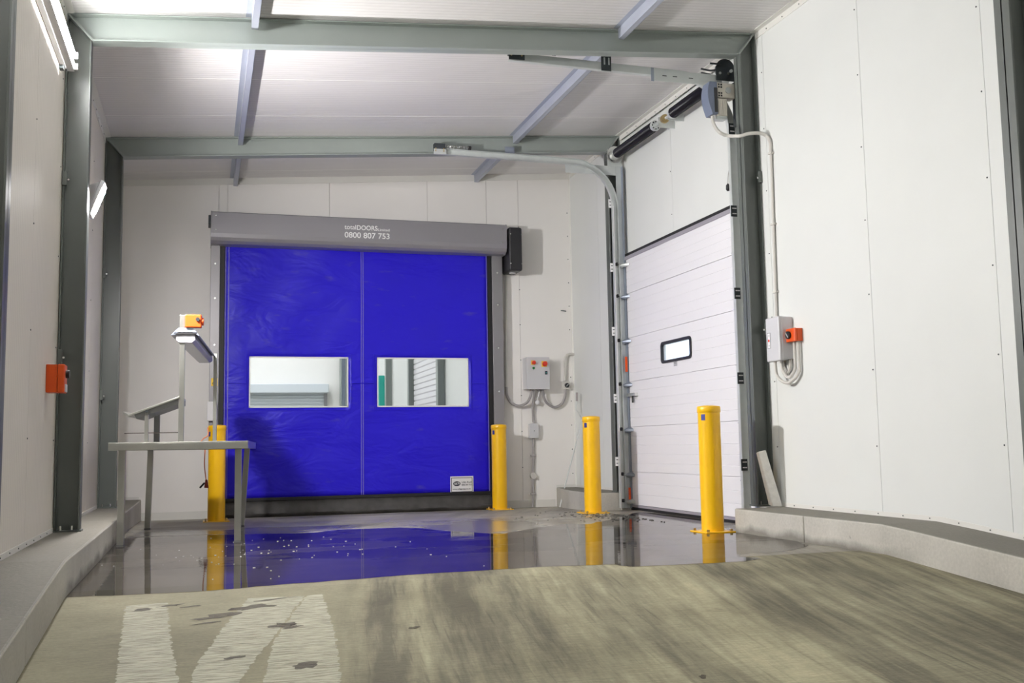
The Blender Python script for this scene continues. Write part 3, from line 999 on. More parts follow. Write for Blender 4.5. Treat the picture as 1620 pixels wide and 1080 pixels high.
MT['stain'] = MT['paint'].copy()
MT['stain'].name = 'brown_oil_stain'
MT['stain'].node_tree.nodes['Principled BSDF'].inputs['Base Color'].default_value = (0.075, 0.055, 0.038, 1)
m = MB()
random.seed(5)
for (x, y, a, b_) in ((0.09, 5.68, 0.12, 0.05), (0.26, 5.83, 0.13, 0.05), (0.38, 5.98, 0.09, 0.02), (0.02, 5.55, 0.08, 0.012), (0.40, 5.42, 0.07, 0.05), (0.44, 5.36, 0.05, 0.03), (-0.16, 5.98, 0.07, 0.02), (-0.3, 5.92, 0.05, 0.03), (-0.05, 5.93, 0.05, 0.02), (0.44, 4.70, 0.06, 0.05), (0.15, 4.9, 0.05, 0.02), (1.02, 5.2, 0.03, 0.02), (2.05, 4.1, 0.02, 0.03)):
    v = []
    for k in range(16):
        t = k * math.pi / 8
        q = random.uniform(0.55, 1.25)
        yy = y + math.sin(t) * b_ * q + math.cos(t) * a * 0.3
        v.append(m.bm.verts.new((x + math.cos(t) * a * q, yy, zramp(yy) + 0.0022)))
    m.bm.faces.new(v)
bmesh.ops.triangulate(m.bm, faces=m.bm.faces)
tag(m.build('floor_stain', MT['stain']), 'brown oily stains smeared across the top of the concrete ramp', 'stain', kind='stuff')

# ------------------------------------------------------------------ bollards
def bollard_at(px, py, label, tagpx):
    d = _ray(px, py)
    t = 0.8 / -d.z
    p = CAM + d * t
    for _ in range(8):
        t = (zfl(p.y) - 0.8) / d.z
        p = CAM + d * t
    return p


def make_bollard():
    t = thing('bollard', (0, 0, 0))
    MB().lathe([(0.1, 0.012), (0.1, 1.07)], (0, 0, 0), n=36).build('post', MT['yellow'], t, smooth=True)
    MB().lathe([(0.103, 1.07), (0.106, 1.075), (0.106, 1.118), (0.100, 1.128), (0.04, 1.138), (0.005, 1.14)], (0, 0, 0), n=36).build('cap', MT['yellow'], t, smooth=True)
    MB().box(-0.15, 0.15, -0.15, 0.15, 0.0, 0.012).build('base_plate', MT['yellow'], t, bevel=0.003)
    for sx in (-1, 1):
        for sy in (-1, 1):
            MB().tube([(sx * 0.118, sy * 0.118, 0.012), (sx * 0.118, sy * 0.118, 0.032)], 0.013, 6).build('bolt', MT['brass'], t)
    # blue label wrapped on the side that faces left
    m = MB()
    A = [math.radians(a) for a in (196, 202, 208, 214, 220)]
    lo = [m.bm.verts.new((0.1012 * math.cos(a), 0.1012 * math.sin(a), 1.0)) for a in A]
    hi = [m.bm.verts.new((0.1012 * math.cos(a), 0.1012 * math.sin(a), 1.055)) for a in A]
    for k_ in range(4):
        m.bm.faces.new((lo[k_], lo[k_ + 1], hi[k_ + 1], hi[k_]))
    m.build('sticker', MT['label_blue'], t)['label'] = 'small blue sticker'
    return t


B0 = make_bollard()
BL = [(342, 825, 'yellow bollard behind the steel table at the left jamb of the blue door'),
      (791, 806, 'yellow bollard at the right jamb of the blue door'),
      (938.5, 811.5, 'yellow bollard in front of the short kerb stub left of the dock door'),
      (1128, 841.5, 'nearest and tallest looking yellow bollard, in front of the white dock door')]
for i, (px, py, lb) in enumerate(BL):
    b = B0 if i == 0 else copy_tree(B0)
    p = bollard_at(px, py, lb, None)
    dd = Vector((p.x, p.y, 0)).normalized()
    b.location = (p.x + dd.x * 0.02, p.y + dd.y * 0.02, zfl(p.y))
    if i == 0 or i == 1:
        b.rotation_euler.x = -0.0
    b.rotation_euler.z = (0.0, 0.0, 0.0, 0.06)[i]
    tag(b, lb, 'bollard', 'yellow steel bollards guarding the doors')

# ------------------------------------------------------------------ high speed curtain door (door_1)
d1 = thing('door_1', (1.9, YB - 0.1, 0), 'tall blue roll-up fabric door with two clear windows and a grey hood', 'door', kind='structure')
YF = YB - 0.13            # curtain plane
YG = YB - 0.18            # front of the side guides
YH = YB - 0.40            # front of the hood


def px(xp, yp, Y):
    return aty(xp, yp, Y)


cx0 = px(352, 600, YF).x
cx1 = px(774, 600, YF).x
ct = px(573, 380, YF).z + 0.15
cbz = px(573, 783, YF).z
w1 = (px(394.5, 600, YF).x, px(550.5, 600, YF).x)
w2 = (px(597, 600, YF).x, px(740.5, 600, YF).x)
wz = (px(573, 643.5, YF).z, px(573, 565.5, YF).z)
seamx = px(573, 600, YF).x


def grid_vals(a, b, cuts, step):
    v = sorted([a, b] + [c for c in cuts if a < c < b])
    out = []
    for p, q in zip(v[:-1], v[1:]):
        n = max(1, round((q - p) / step))
        out += [p + (q - p) * i / n for i in range(n)]
    return out + [b]


gx = grid_vals(cx0, cx1, [w1[0], w1[1], w2[0], w2[1]], 0.07)
gz = grid_vals(cbz, ct, [wz[0], wz[1]], 0.07)


def wob(x, z):
    e = min(1, (x - cx0) / 0.25, (cx1 - x) / 0.25)
    for w in (w1, w2):      # stay flat round the glued-in windows
        dx = max(w[0] - x, x - w[1], 0)
        dz = max(wz[0] - z, z - wz[1], 0)
        e = min(e, (dx * dx + dz * dz) ** 0.5 / 0.25)
    return YF + max(0, e) * (0.010 * math.sin(x * 3.1 + z * 1.7) + 0.006 * math.sin(x * 7.3 - z * 4.1 + 1) + 0.004 * math.sin(z * 11 + x * 3))


m = MB()
V = {}
for i, x in enumerate(gx):
    for j, z in enumerate(gz):
        V[i, j] = m.bm.verts.new((x, wob(x, z), z))
for i in range(len(gx) - 1):
    for j in range(len(gz) - 1):
        xm, zm = (gx[i] + gx[i + 1]) / 2, (gz[j] + gz[j + 1]) / 2
        if wz[0] < zm < wz[1] and (w1[0] < xm < w1[1] or w2[0] < xm < w2[1]):
            continue
        m.bm.faces.new((V[i, j], V[i + 1, j], V[i + 1, j + 1], V[i, j + 1]))
for v in [v for v in m.bm.verts if not v.link_faces]:
    m.bm.verts.remove(v)
cur = m.build('curtain', MT['curtain'], d1, smooth=True)
so = cur.modifiers.new('solid', 'SOLIDIFY')
so.thickness = 0.004
so.offset = 1
for x in (seamx - 0.013, seamx + 0.013):
    mm = MB()
    n = 50
    for i in range(n):
        z0, z1 = cbz + (ct - cbz) * i / n, cbz + (ct - cbz) * (i + 1) / n
        y0, y1 = wob(x, z0) - 0.006, wob(x, z1) - 0.006
        mm.hexa([(x - 0.004, y0 - 0.003, z0), (x + 0.004, y0 - 0.003, z0), (x + 0.004, y0 + 0.004, z0), (x - 0.004, y0 + 0.004, z0),
                 (x - 0.004, y1 - 0.003, z1), (x + 0.004, y1 - 0.003, z1), (x + 0.004, y1 + 0.004, z1), (x - 0.004, y1 + 0.004, z1)])
    mm.build('seam', MT['weld'], d1)
for x in (cx0 + 0.025, cx1 - 0.02, cx0 + 0.065):
    MB().box(x - 0.005, x + 0.005, YF - 0.012, YF - 0.002, cbz, ct).build('edge_strip', MT['weld'], d1)
zs = px(573, 606, YF).z
for a, b in ((cx0 + 0.07, w1[0] - 0.04), (w1[1] + 0.05, w2[0] - 0.05), (w2[1] + 0.04, cx1 - 0.06)):
    MB().box(a, b, YF - 0.014, YF - 0.006, zs - 0.006, zs + 0.006).build('pocket_seam', MT['curtain'], d1, bevel=0.003)
for w in (w1, w2):
    wn_ = MB().box(w[0], w[1], YF - 0.004, YF - 0.002, wz[0], wz[1]).build('window_pane', MT['pvc_clear'], d1)
    m = MB()
    for (a, b, c, e) in ((w[0], w[1], wz[0] - 0.004, wz[0] + 0.014), (w[0], w[1], wz[1] - 0.014, wz[1] + 0.004), (w[0] - 0.004, w[0] + 0.012, wz[0], wz[1]), (w[1] - 0.012, w[1] + 0.004, wz[0], wz[1])):
        m.box(a, b, YF - 0.008, YF - 0.001, c, e)
    m.build('window_border', MT['white'], wn_)
    m = MB()
    for (a, b, c, e) in ((w[0] - 0.05, w[1] + 0.05, wz[0] - 0.045, wz[0] - 0.038), (w[0] - 0.05, w[1] + 0.05, wz[1] + 0.038, wz[1] + 0.045), (w[0] - 0.05, w[0] - 0.043, wz[0] - 0.04, wz[1] + 0.04), (w[1] + 0.043, w[1] + 0.05, wz[0] - 0.04, wz[1] + 0.04)):
        m.box(a, b, YF - 0.006, YF - 0.001, c, e)
    m.build('weld_line', MT['curtain'], wn_)
# bottom rail, rubber skirt and its folds
zb0 = zfl(YF) + 0.004
MB().box(cx0, cx1, YF - 0.03, YF + 0.02, cbz - 0.035, cbz + 0.005).build('bottom_rail', MT['black'], d1, bevel=0.004)
m = MB()
n = 64
top_, mid_, low_, bot_ = [], [], [], []
for i in range(n + 1):
    x = cx0 - 0.01 + (cx1 - cx0 + 0.03) * i / n
    a = math.sin(x * 9) * 0.006 + math.sin(x * 23) * 0.003
    k_ = max(0, (x - (cx1 - 0.55)) / 0.55)
    top_.append(m.bm.verts.new((x, YF - 0.012, cbz - 0.033)))
    mid_.append(m.bm.verts.new((x, YF - 0.035 + a - 0.02 * k_, zb0 + 0.105 - 0.045 * k_)))
    low_.append(m.bm.verts.new((x, YF - 0.06 - a - 0.06 * k_, zb0 + 0.045 + 0.02 * k_ * math.sin(x * 14))))
    bot_.append(m.bm.verts.new((x, YF - 0.045 - 0.07 * k_, zb0)))
for A, B_ in ((top_, mid_), (mid_, low_), (low_, bot_)):
    for i in range(n):
        m.bm.faces.new((A[i], A[i + 1], B_[i + 1], B_[i]))
sk = m.build('bottom_skirt', MT['skirt'], d1, smooth=True)
sk.modifiers.new('s', 'SOLIDIFY').thickness = 0.006
MB().box(cx0 - 0.01, cx1 + 0.02, YF - 0.03, YF + 0.06, zb0 - 0.006, zb0 + 0.03).build('threshold', MT['black'], d1)
# guides
gl0, gl1 = px(331, 600, YG).x, px(346, 600, YG).x
gr0, gr1 = px(781, 600, YG).x, px(797.5, 600, YG).x
hb = px(570, 388, YH).z
for a, b, nm in ((gl0, gl1, 'l'), (gr0, gr1, 'r')):
    g_ = MB().box(a, b, YG, YB - 0.001, zfl(YG), hb + 0.08).build('side_guide', MT['guide'], d1, bevel=0.004)
    for z in (0.35, 0.95, 1.55, 2.15, 2.75, 3.2):
        MB().cyl(((a + b) / 2, YG, z), ((a + b) / 2, YG - 0.006, z), 0.012, 10).build('screw', MT['chrome'], g_)
MB().box(gl1, cx0 + 0.012, YG + 0.02, YB - 0.02, zfl(YG), hb + 0.06).build('brush_seal', MT['black'], d1)
MB().box(cx1 - 0.008, gr0, YG + 0.02, YB - 0.02, zfl(YG), hb + 0.06).build('brush_seal', MT['black'], d1)
# hood: folded sheet with rounded lower front edge
hx0, hx1 = px(333.5, 360, YH).x, px(802, 378, YH).x
htz = (px(333.5, 333, YH).z + px(802, 356, YH).z) / 2
hbz = (px(333.5, 383, YH).z + px(802, 400, YH).z) / 2
prof = [(YB - 0.002, htz), (YH + 0.012, htz), (YH, htz - 0.012), (YH, hbz + 0.12), (YH + 0.012, hbz + 0.07), (YH + 0.04, hbz + 0.03), (YH + 0.09, hbz), (YH + 0.15, hbz - 0.004), (YB - 0.002, hbz - 0.004)]
MB().prism(prof, 0, hx0 + 0.012, hx1 - 0.012).build('hood', MT['hood'], d1, bevel=0.003)
pr2 = [(YB - 0.002, htz + 0.006), (YH + 0.012, htz + 0.006), (YH - 0.006, htz - 0.010), (YH - 0.006, hbz + 0.12), (YH + 0.008, hbz + 0.066), (YH + 0.037, hbz + 0.024), (YH + 0.09, hbz - 0.008), (YB - 0.002, hbz - 0.010)]
for a in (hx0, hx1 - 0.014):
    e_ = MB().prism(pr2, 0, a, a + 0.014).build('end_cap', MT['hood'], d1, bevel=0.002)
for (a, b) in ((hx0 + 0.06, htz - 0.05), (hx0 + 0.06, hbz + 0.16), (hx1 - 0.06, htz - 0.06), (hx1 - 0.06, hbz + 0.15)):
    MB().cyl((a, YH, b), (a, YH - 0.005, b), 0.009, 8).build('screw', MT['chrome'], d1)
mb_ = MB().box(hx0 - 0.03, hx0, YH + 0.05, YB - 0.1, htz - 0.16, htz - 0.04).build('bearing_block', MT['galv_dark'], d1, bevel=0.006)
# motor cover
a, b = px(805, 358, YH).x, px(827, 420, YH).x
z1_, z0_ = px(815, 359, YH).z, px(815, 428, YH).z
MB().box(a, b, YH + 0.0, YB - 0.01, z0_, z1_).build('motor_cover', MT['blackcover'], d1, bevel=0.03, segs=4)
MB().cyl(((a + b) / 2, YH + 0.18, z0_ - 0.012), ((a + b) / 2, YH + 0.18, z0_ + 0.02), 0.045, 18).build('gland', MT['boxgrey'], d1)
for q in ((a + 0.02, z1_ - 0.1), (b - 0.012, z1_ - 0.1), (a + 0.02, z0_ + 0.1), (b - 0.012, z0_ + 0.1)):
    MB().cyl((q[0], YH, q[1]), (q[0], YH - 0.008, q[1]), 0.008, 8).build('screw', MT['chrome'], d1)
# lettering on the hood
tz1 = px(580, 364.5, YH).z
tz2 = px(580, 376, YH).z
tx = px(545, 364, YH).x
tw = px(616, 370, YH).x - tx
L1 = text('lettering', 'total', (tx, YH - 0.003, tz1 + 0.008), 0.088, MT['letter'], d1, off=0.0005)
L2 = text('lettering', 'DOORS', (tx + 0.155, YH - 0.003, tz1 + 0.004), 0.088, MT['letter'], d1, off=0.0016, sx=1.0)
L3 = text('lettering', 'Limited', (tx + 0.445, YH - 0.003, tz1), 0.05, MT['letter'], d1, off=0.0005, sx=1.0)
L4 = text('lettering', '0800 807 753', (tx, YH - 0.003, tz2 - 0.006), 0.105, MT['letter'], d1, off=0.0012, sx=1.0)
bpy.context.view_layer.update()
L4.scale.x = tw / max(0.01, L4.dimensions.x)
w_ = L1.dimensions.x
L1.scale.x = tw * 0.255 / w_
L2.scale.x = tw * 0.46 / L2.dimensions.x
L2.location.x = L1.location.x + tw * 0.265
L3.scale.x = tw * 0.265 / L3.dimensions.x
L3.location.x = L1.location.x + tw * 0.735
# label plate low on the curtain
a, b = px(712, 770, YF).x, px(748.5, 770, YF).x
z0_, z1_ = px(730, 780, YF).z, px(730, 753, YF).z
pl = MB().box(a, b, YF - 0.018, YF - 0.015, z0_, z1_).build('maker_label', MT['white'], d1)
pl['label'] = 'white maker label with black oval badge'
m = MB()
t_ = 0.007
ia, ib, ja, jb = a + 0.014, b - 0.014, z0_ + 0.018, z1_ - 0.018
for q in ((ia, ib, ja, ja + t_), (ia, ib, jb - t_, jb), (ia, ia + t_, ja, jb), (ib - t_, ib, ja, jb)):
    m.box(q[0], q[1], YF - 0.0195, YF - 0.0185, q[2], q[3])
m.build('border_line', MT['ink'], pl)
cxm, czm = a + (b - a) * 0.28, z0_ + (z1_ - z0_) * 0.57
m = MB()
n = 28
R1 = [(cxm + 0.050 * math.cos(2 * math.pi * k / n), czm + 0.032 * math.sin(2 * math.pi * k / n)) for k in range(n)]
m.prism(R1, 1, YF - 0.0195, YF - 0.0185)
m.build('oval_badge', MT['ink'], pl)
t1 = text('lettering', 'ULTI', (cxm, YF - 0.021, czm - 0.011), 0.036, MT['letter'], pl, align='CENTER', off=0.001)
t2 = text('lettering', 'Ulti-Roll', (a + (b - a) * 0.49, YF - 0.021, z0_ + (z1_ - z0_) * 0.60), 0.034, MT['ink'], pl)
t3 = text('lettering', '0800 807 753', (a + (b - a) * 0.49, YF - 0.021, z0_ + (z1_ - z0_) * 0.46), 0.024, MT['ink'], pl)
t4 = text('lettering', 'www.ultigroup.co.nz', (a + 0.03, YF - 0.021, z0_ + (z1_ - z0_) * 0.22), 0.030, MT['ink'], pl)
bpy.context.view_layer.update()
for t_, w_ in ((t2, 0.42), (t3, 0.42), (t4, 0.78)):
    t_.scale.x = min(1.3, (b - a) * w_ / max(0.01, t_.dimensions.x))
# warning sticker and white sensor housing on the left guide
a, b = px(334, 604, YG).x, px(344.5, 604, YG).x
z0_, z1_ = px(339, 610.5, YG).z, px(339, 598, YG).z
st = MB().box(a, b, YG - 0.003, YG - 0.0005, z0_, z1_).build('warning_sticker', MT['knobyellow'], d1)
st['label'] = 'yellow warning sticker with black triangle'
m = MB()
xc_, zc_ = (a + b) / 2, (z0_ + z1_) / 2
for (p_, q_) in (((-0.026, -0.022), (0.026, -0.022)), ((0.026, -0.022), (0, 0.026)), ((0, 0.026), (-0.026, -0.022))):
    m.bar((xc_ + p_[0], YG - 0.004, zc_ + p_[1]), (xc_ + q_[0], YG - 0.004, zc_ + q_[1]), 0.002, 0.005)
m.box(xc_ - 0.002, xc_ + 0.002, YG - 0.0045, YG - 0.003, zc_ - 0.012, zc_ + 0.010)
m.build('triangle', MT['ink'], st)
a, b = px(327.5, 650, YG - 0.05).x, px(342, 650, YG - 0.05).x
z0_, z1_ = px(334, 665.5, YG - 0.05).z, px(334, 635, YG - 0.05).z
sb = thing('sensor_box', ((a + b) / 2, YG, z0_), 'white plastic sensor box on the left jamb of the blue door below the yellow sticker', 'sensor')
MB().box(a, b, YG - 0.06, YG - 0.001, z0_, z1_).build('housing', MT['white'], sb, bevel=0.006)
MB().box(b - 0.001, b + 0.012, YG - 0.05, YG - 0.01, z0_ + 0.02, z1_ - 0.02).build('side_clip', MT['boxgrey'], sb, bevel=0.003)

# ------------------------------------------------------------------ dock door (door_2) in the right wall
d2 = thing('door_2', (5.07, 10.5, 0), 'white sectional overhead dock door with one small window in the right wall', 'door', kind='structure')
XD = 5.062
jl = [atx(993, 465.5, XD), atx(995.7, 535.6, XD), atx(996.7, 604.8, XD), atx(999.2, 676.3, XD), atx(1000, 747.5, XD)]
jr = [atx(1150, 406.5, XD), atx(1153, 493, XD), atx(1155, 578.5, XD), atx(1170.3, 665.5, XD), atx(1172.4, 754, XD)]
zz = [(a_.z + b_.z) / 2 for a_, b_ in zip(jl, jr)]
dtop = (atx(988, 407, XD).z + atx(1155, 335, XD).z) / 2
dbot = 0.055
levels = [dtop] + zz + [dbot]
DY0, DY1 = 8.86, 11.90
win = (atx(1094.5, 550, XD).y, atx(1046.5, 555, XD).y, atx(1070, 571, XD).z, atx(1070, 536, XD).z)


def rrect(y0, y1, z0, z1, r, n=5):
    pts = []
    for cy, cz, a0 in ((y1 - r, z1 - r, 0), (y0 + r, z1 - r, 90), (y0 + r, z0 + r, 180), (y1 - r, z0 + r, 270)):
        for k in range(n + 1):
            a = math.radians(a0 + 90 * k / n)
            pts.append((cy + r * math.cos(a), cz + r * math.sin(a)))
    return pts


RIB = 5
for i in range(6):
    zt_, zb_ = levels[i] - 0.004, levels[i + 1] + 0.004
    m = MB()
    nrib = RIB if i < 5 else 3
    h = (zt_ - zb_) / nrib
    # ribbed front skin profile (x,z) extruded along y
    prof = []
    for k in range(nrib):
        a0, a1 = zt_ - k * h, zt_ - (k + 1) * h
        prof += [(XD, a0 - 0.004 if k else a0), (XD, a1 + 0.004)]
        if k < nrib - 1:
            prof += [(XD + 0.0035, a1)]
    back = [(XD + 0.04, zb_), (XD + 0.04, zt_)]
    if i == 2:
        wy0, wy1, wz0, wz1 = win[0], win[1], win[2], win[3]
        # panel with a hole: left, right, above and below the window
        m.prism(prof + back, 1, DY0 + 0.01, wy0 + 0.03)
        m.prism(prof + back, 1, wy1 - 0.03, DY1 - 0.01)
        m.box(XD, XD + 0.04, wy0 + 0.03, wy1 - 0.03, zb_, wz0 + 0.03)
        m.box(XD, XD + 0.04, wy0 + 0.03, wy1 - 0.03, wz1 - 0.03, zt_)
    else:
        m.prism(prof + back, 1, DY0 + 0.01, DY1 - 0.01)
    m.box(XD + 0.012, XD + 0.03, DY0 + 0.011, DY1 - 0.011, zb_ - 0.012, zb_ + 0.001)
    sec = m.build('door_section', MT['doorpanel'], d2)
    for yy in (DY0, DY1 - 0.04):
        MB().box(XD - 0.003, XD + 0.042, yy, yy + 0.04, zb_, zt_).build('end_cap', MT['galv_blue'], sec, bevel=0.002)
    if i == 2:
        o_ = rrect(win[0], win[1], win[2], win[3], 0.05)
        n_ = rrect(win[0] + 0.034, win[1] - 0.034, win[2] + 0.03, win[3] - 0.03, 0.03)
        m = MB()
        for dx0, dx1 in ((XD - 0.014, XD + 0.012),):
            A = [m.bm.verts.new((dx0, p[0], p[1])) for p in o_]
            B_ = [m.bm.verts.new((dx0, p[0], p[1])) for p in n_]
            C_ = [m.bm.verts.new((dx1, p[0], p[1])) for p in o_]
            D_ = [m.bm.verts.new((dx1, p[0], p[1])) for p in n_]
            N = len(o_)
            for k in range(N):
                k2 = (k + 1) % N
                m.bm.faces.new((A[k], A[k2], B_[k2], B_[k]))
                m.bm.faces.new((B_[k], B_[k2], D_[k2], D_[k]))
                m.bm.faces.new((A[k], C_[k], C_[k2], A[k2]))
                m.bm.faces.new((C_[k], D_[k], D_[k2], C_[k2]))
        wf = m.build('window_frame', MT['blackcover'], d2, smooth=True)
        MB().box(XD + 0.012, XD + 0.016, win[0] + 0.03, win[1] - 0.03, win[2] + 0.028, win[3] - 0.028).build('window_glass', MT['glass'], wf)
        p0 = atx(1069, 579, XD)
        hl = MB().box(XD - 0.004, XD - 0.0005, p0.y - 0.045, p0.y + 0.045, p0.z, win[2] - 0.004).build('data_label', MT['boxgrey'], sec)
        m = MB()
        for k in range(3):
            m.box(XD - 0.005, XD - 0.004, p0.y - 0.035, p0.y + 0.035, p0.z + 0.008 + k * 0.016, p0.z + 0.014 + k * 0.016)
        m.build('print_line', MT['ink'], hl)
MB().box(XD - 0.004, XD + 0.044, DY0 + 0.01, DY1 - 0.01, 0.03, dbot + 0.004).build('bottom_rail', MT['seal'], d2, bevel=0.003)
MB().box(XD + 0.0, XD + 0.035, DY0 - 0.02, DY1 + 0.02, -0.03, 0.034).build('bottom_seal', MT['black'], d2, bevel=0.01)
MB().box(XD - 0.008, XD + 0.05, DY0 + 0.01, DY1 - 0.03, dtop, dtop + 0.05).build('top_seal', MT['black'], d2, bevel=0.004)
MB().box(XD - 0.018, XD + 0.0, DY0 + 0.01, DY1 - 0.03, dtop - 0.03, dtop + 0.012).build('top_rail', MT['seal'], d2, bevel=0.003)


# tracks: vertical, curve, horizontal
def track(Y, sgn, zh, xend, nm):
    """sgn: +1 when the open side of the channel faces +Y; vertical at x 4.93, horizontal at zh to xend"""
    XV, R = 4.94, 0.55
    path = [(XV, 0.02)] + [(XV, zh - R)]
    for k in range(1, 13):
        a = math.pi / 2 * k / 12
        path.append((XV - R + R * math.cos(a), zh - R + R * math.sin(a)))
    path.append((xend, zh + 0.02))
    t = d2
    W_, T_ = 0.07, 0.003
    # C channel: back web + two lips
    def strip(off0, off1, y0, y1, name, mtl, lo=0, hi=None):
        m = MB()
        seg = path[lo:hi]
        rings = []
        for i, p in enumerate(seg):
            if i == 0: d = Vector((seg[1][0] - p[0], seg[1][1] - p[1]))
            elif i == len(seg) - 1: d = Vector((p[0] - seg[-2][0], p[1] - seg[-2][1]))
            else: d = Vector((seg[i + 1][0] - seg[i - 1][0], seg[i + 1][1] - seg[i - 1][1]))
            d.normalize()
            nn = Vector((-d.y, d.x))      # points inward of curve
            rings.append([m.bm.verts.new((p[0] + nn.x * o_, y_, p[1] + nn.y * o_)) for o_, y_ in ((off0, y0), (off1, y0), (off1, y1), (off0, y1))])
        for i in range(len(rings) - 1):
            for k in range(4):
                m.bm.faces.new((rings[i][k], rings[i][(k + 1) % 4], rings[i + 1][(k + 1) % 4], rings[i + 1][k]))
        m.bm.faces.new(rings[0][::-1])
        m.bm.faces.new(rings[-1])
        return m.build(name, mtl, t)
    tr = strip(-W_ / 2, W_ / 2, Y, Y + sgn * T_, nm, MT['galv'])
    a_ = strip(W_ / 2, W_ / 2 + T_, Y, Y - sgn * 0.045, 'track_lip', MT['galv'])
    b_ = strip(-W_ / 2 - T_, -W_ / 2, Y, Y - sgn * 0.045, 'track_lip', MT['galv'])
    for q in (a_, b_):
        q.parent = tr
    return tr


# the far track sits on the near side of the far column, its channel opens toward the door
YT1, YT2 = 11.905, 8.83
track(YT1 - 0.045 + 0.045, 1, 4.325, 2.62, 'guide_track')
track(YT2, -1, 4.36, 2.66, 'guide_track')
# wall angles and horizontal reinforcing angles
MB().box(4.975, 5.05, YT1 - 0.005, YT1 + 0.0, 0.02, 4.3).build('wall_angle', MT['galv'], d2)
MB().box(5.045, 5.049, YT1 - 0.055, YT1 - 0.005, 0.02, 4.3).build('wall_angle', MT['galv_blue'], d2)
MB().box(4.975, 5.055, YT2, YT2 + 0.005, 0.22, 4.30).build('wall_angle', MT['galv'], d2)
MB().box(5.050, 5.055, YT2 + 0.005, YT2 + 0.03, 0.22, 4.30).build('wall_angle', MT['galv'], d2)
MB().box(4.905, 4.912, YT1 - 0.058, YT1 - 0.048, 0.0, 3.78).build('track_edge', MT['white'], d2)
# header angles tying the tracks to the columns
MB().box(4.30, 5.05, YT1 + 0.004, YT1 + 0.008, 4.19, 4.31).build('header_plate', MT['galv'], d2, bevel=0.001)
MB().box(4.08, 4.84, YT2 - 0.008, YT2 - 0.004, 4.27, 4.385).build('header_plate', MT['galv'], d2, bevel=0.001)
MB().box(4.08, 4.11, YT2 - 0.014, YT2 - 0.008, 4.262, 4.395).build('splice_plate', MT['galv_blue'], d2)
for x in (4.20, 4.31, 4.48):
    MB().box(x, x + 0.045, YT2 - 0.010, YT2 - 0.008, 4.322, 4.33).build('slot', MT['galv_dark'], d2)
# hangers from purlins/rafters
MB().box(3.52, 3.64, YT1 + 0.01, YT1 + 0.014, 4.345, 4.47).build('hanger_bracket', MT['galv_blue'], d2)
MB().box(3.57, 3.67, YT2 - 0.012, YT2 - 0.007, 4.32, 4.53).build('hanger_bracket', MT['galv_dark'], d2)
for x in (3.595, 3.64):
    MB().box(x, x + 0.014, YT2 - 0.0145, YT2 - 0.012, 4.38, 4.45).build('slot', MT['galv'], d2)
# buffer springs at the track ends
for (Y, zh, xe, mt_) in ((YT1, 4.345, 2.62, 'galv'), (YT2, 4.375, 2.655, 'galv_dark')):
    MB().box(xe - 0.005, xe + 0.13, Y - 0.055, Y + 0.012, zh + 0.005, zh + 0.09).build('buffer_bracket', MT['galv_dark'], d2, bevel=0.002)
    MB().box(xe - 0.012, xe + 0.14, Y - 0.058, Y - 0.055, zh - 0.045, zh + 0.02).build('end_plate', MT[mt_], d2)
    for x in (xe + 0.012, xe + 0.112):
        for dz in (-0.005, 0.022):
            MB().cyl((x, Y - 0.058, zh + dz), (x, Y - 0.066, zh + dz), 0.008, 8).build('bolt', MT['brass'], d2)
    hel = [(xe + 0.13 + 0.30 * t / 200, Y - 0.030 + 0.019 * math.cos(t / 200 * 2 * math.pi * 16), zh + 0.062 + 0.019 * math.sin(t / 200 * 2 * math.pi * 16)) for t in range(201)]
    MB().tube(hel, 0.0042, 5).build('buffer_spring', MT['chrome'], d2, smooth=True)
    MB().cyl((xe + 0.42, Y - 0.030, zh + 0.062), (xe + 0.455, Y - 0.030, zh + 0.062), 0.026, 16).build('buffer_tip', MT['black'], d2)

# hinges with rollers at each joint; blue/zinc brackets
hz = [levels[0] - 0.09] + [z - 0.03 for z in zz] + [0.10]
for side, Y, s in (('far', DY1 - 0.03, 1), ('near', DY0 + 0.03, -1)):
    for i, z in enumerate(hz):
        hm = MT['galv_blue'] if 0 < i < 6 else MT['galv']
        h_ = MB().hexa([(XD - 0.004, Y - s * 0.11, z - 0.02), (XD - 0.05, Y - s * 0.02, z - 0.035), (XD - 0.05, Y + s * 0.02, z - 0.035), (XD - 0.004, Y + s * 0.03, z - 0.02),
                        (XD - 0.004, Y - s * 0.11, z + 0.012), (XD - 0.09, Y - s * 0.01, z - 0.005), (XD - 0.09, Y + s * 0.02, z - 0.005), (XD - 0.004, Y + s * 0.03, z + 0.04)]).build('hinge', hm, d2, bevel=0.002)
        MB().cyl((4.945, Y - s * 0.06, z + 0.01), (4.945, Y + s * 0.035, z + 0.01), 0.006, 8).build('roller_stem', MT['chrome'], h_)
        MB().cyl((4.945, YT1 - 0.012 if s > 0 else YT2 + 0.012, z + 0.01), (4.945, YT1 - 0.035 if s > 0 else YT2 + 0.035, z + 0.01), 0.022, 16).build('roller', MT['black'], h_)
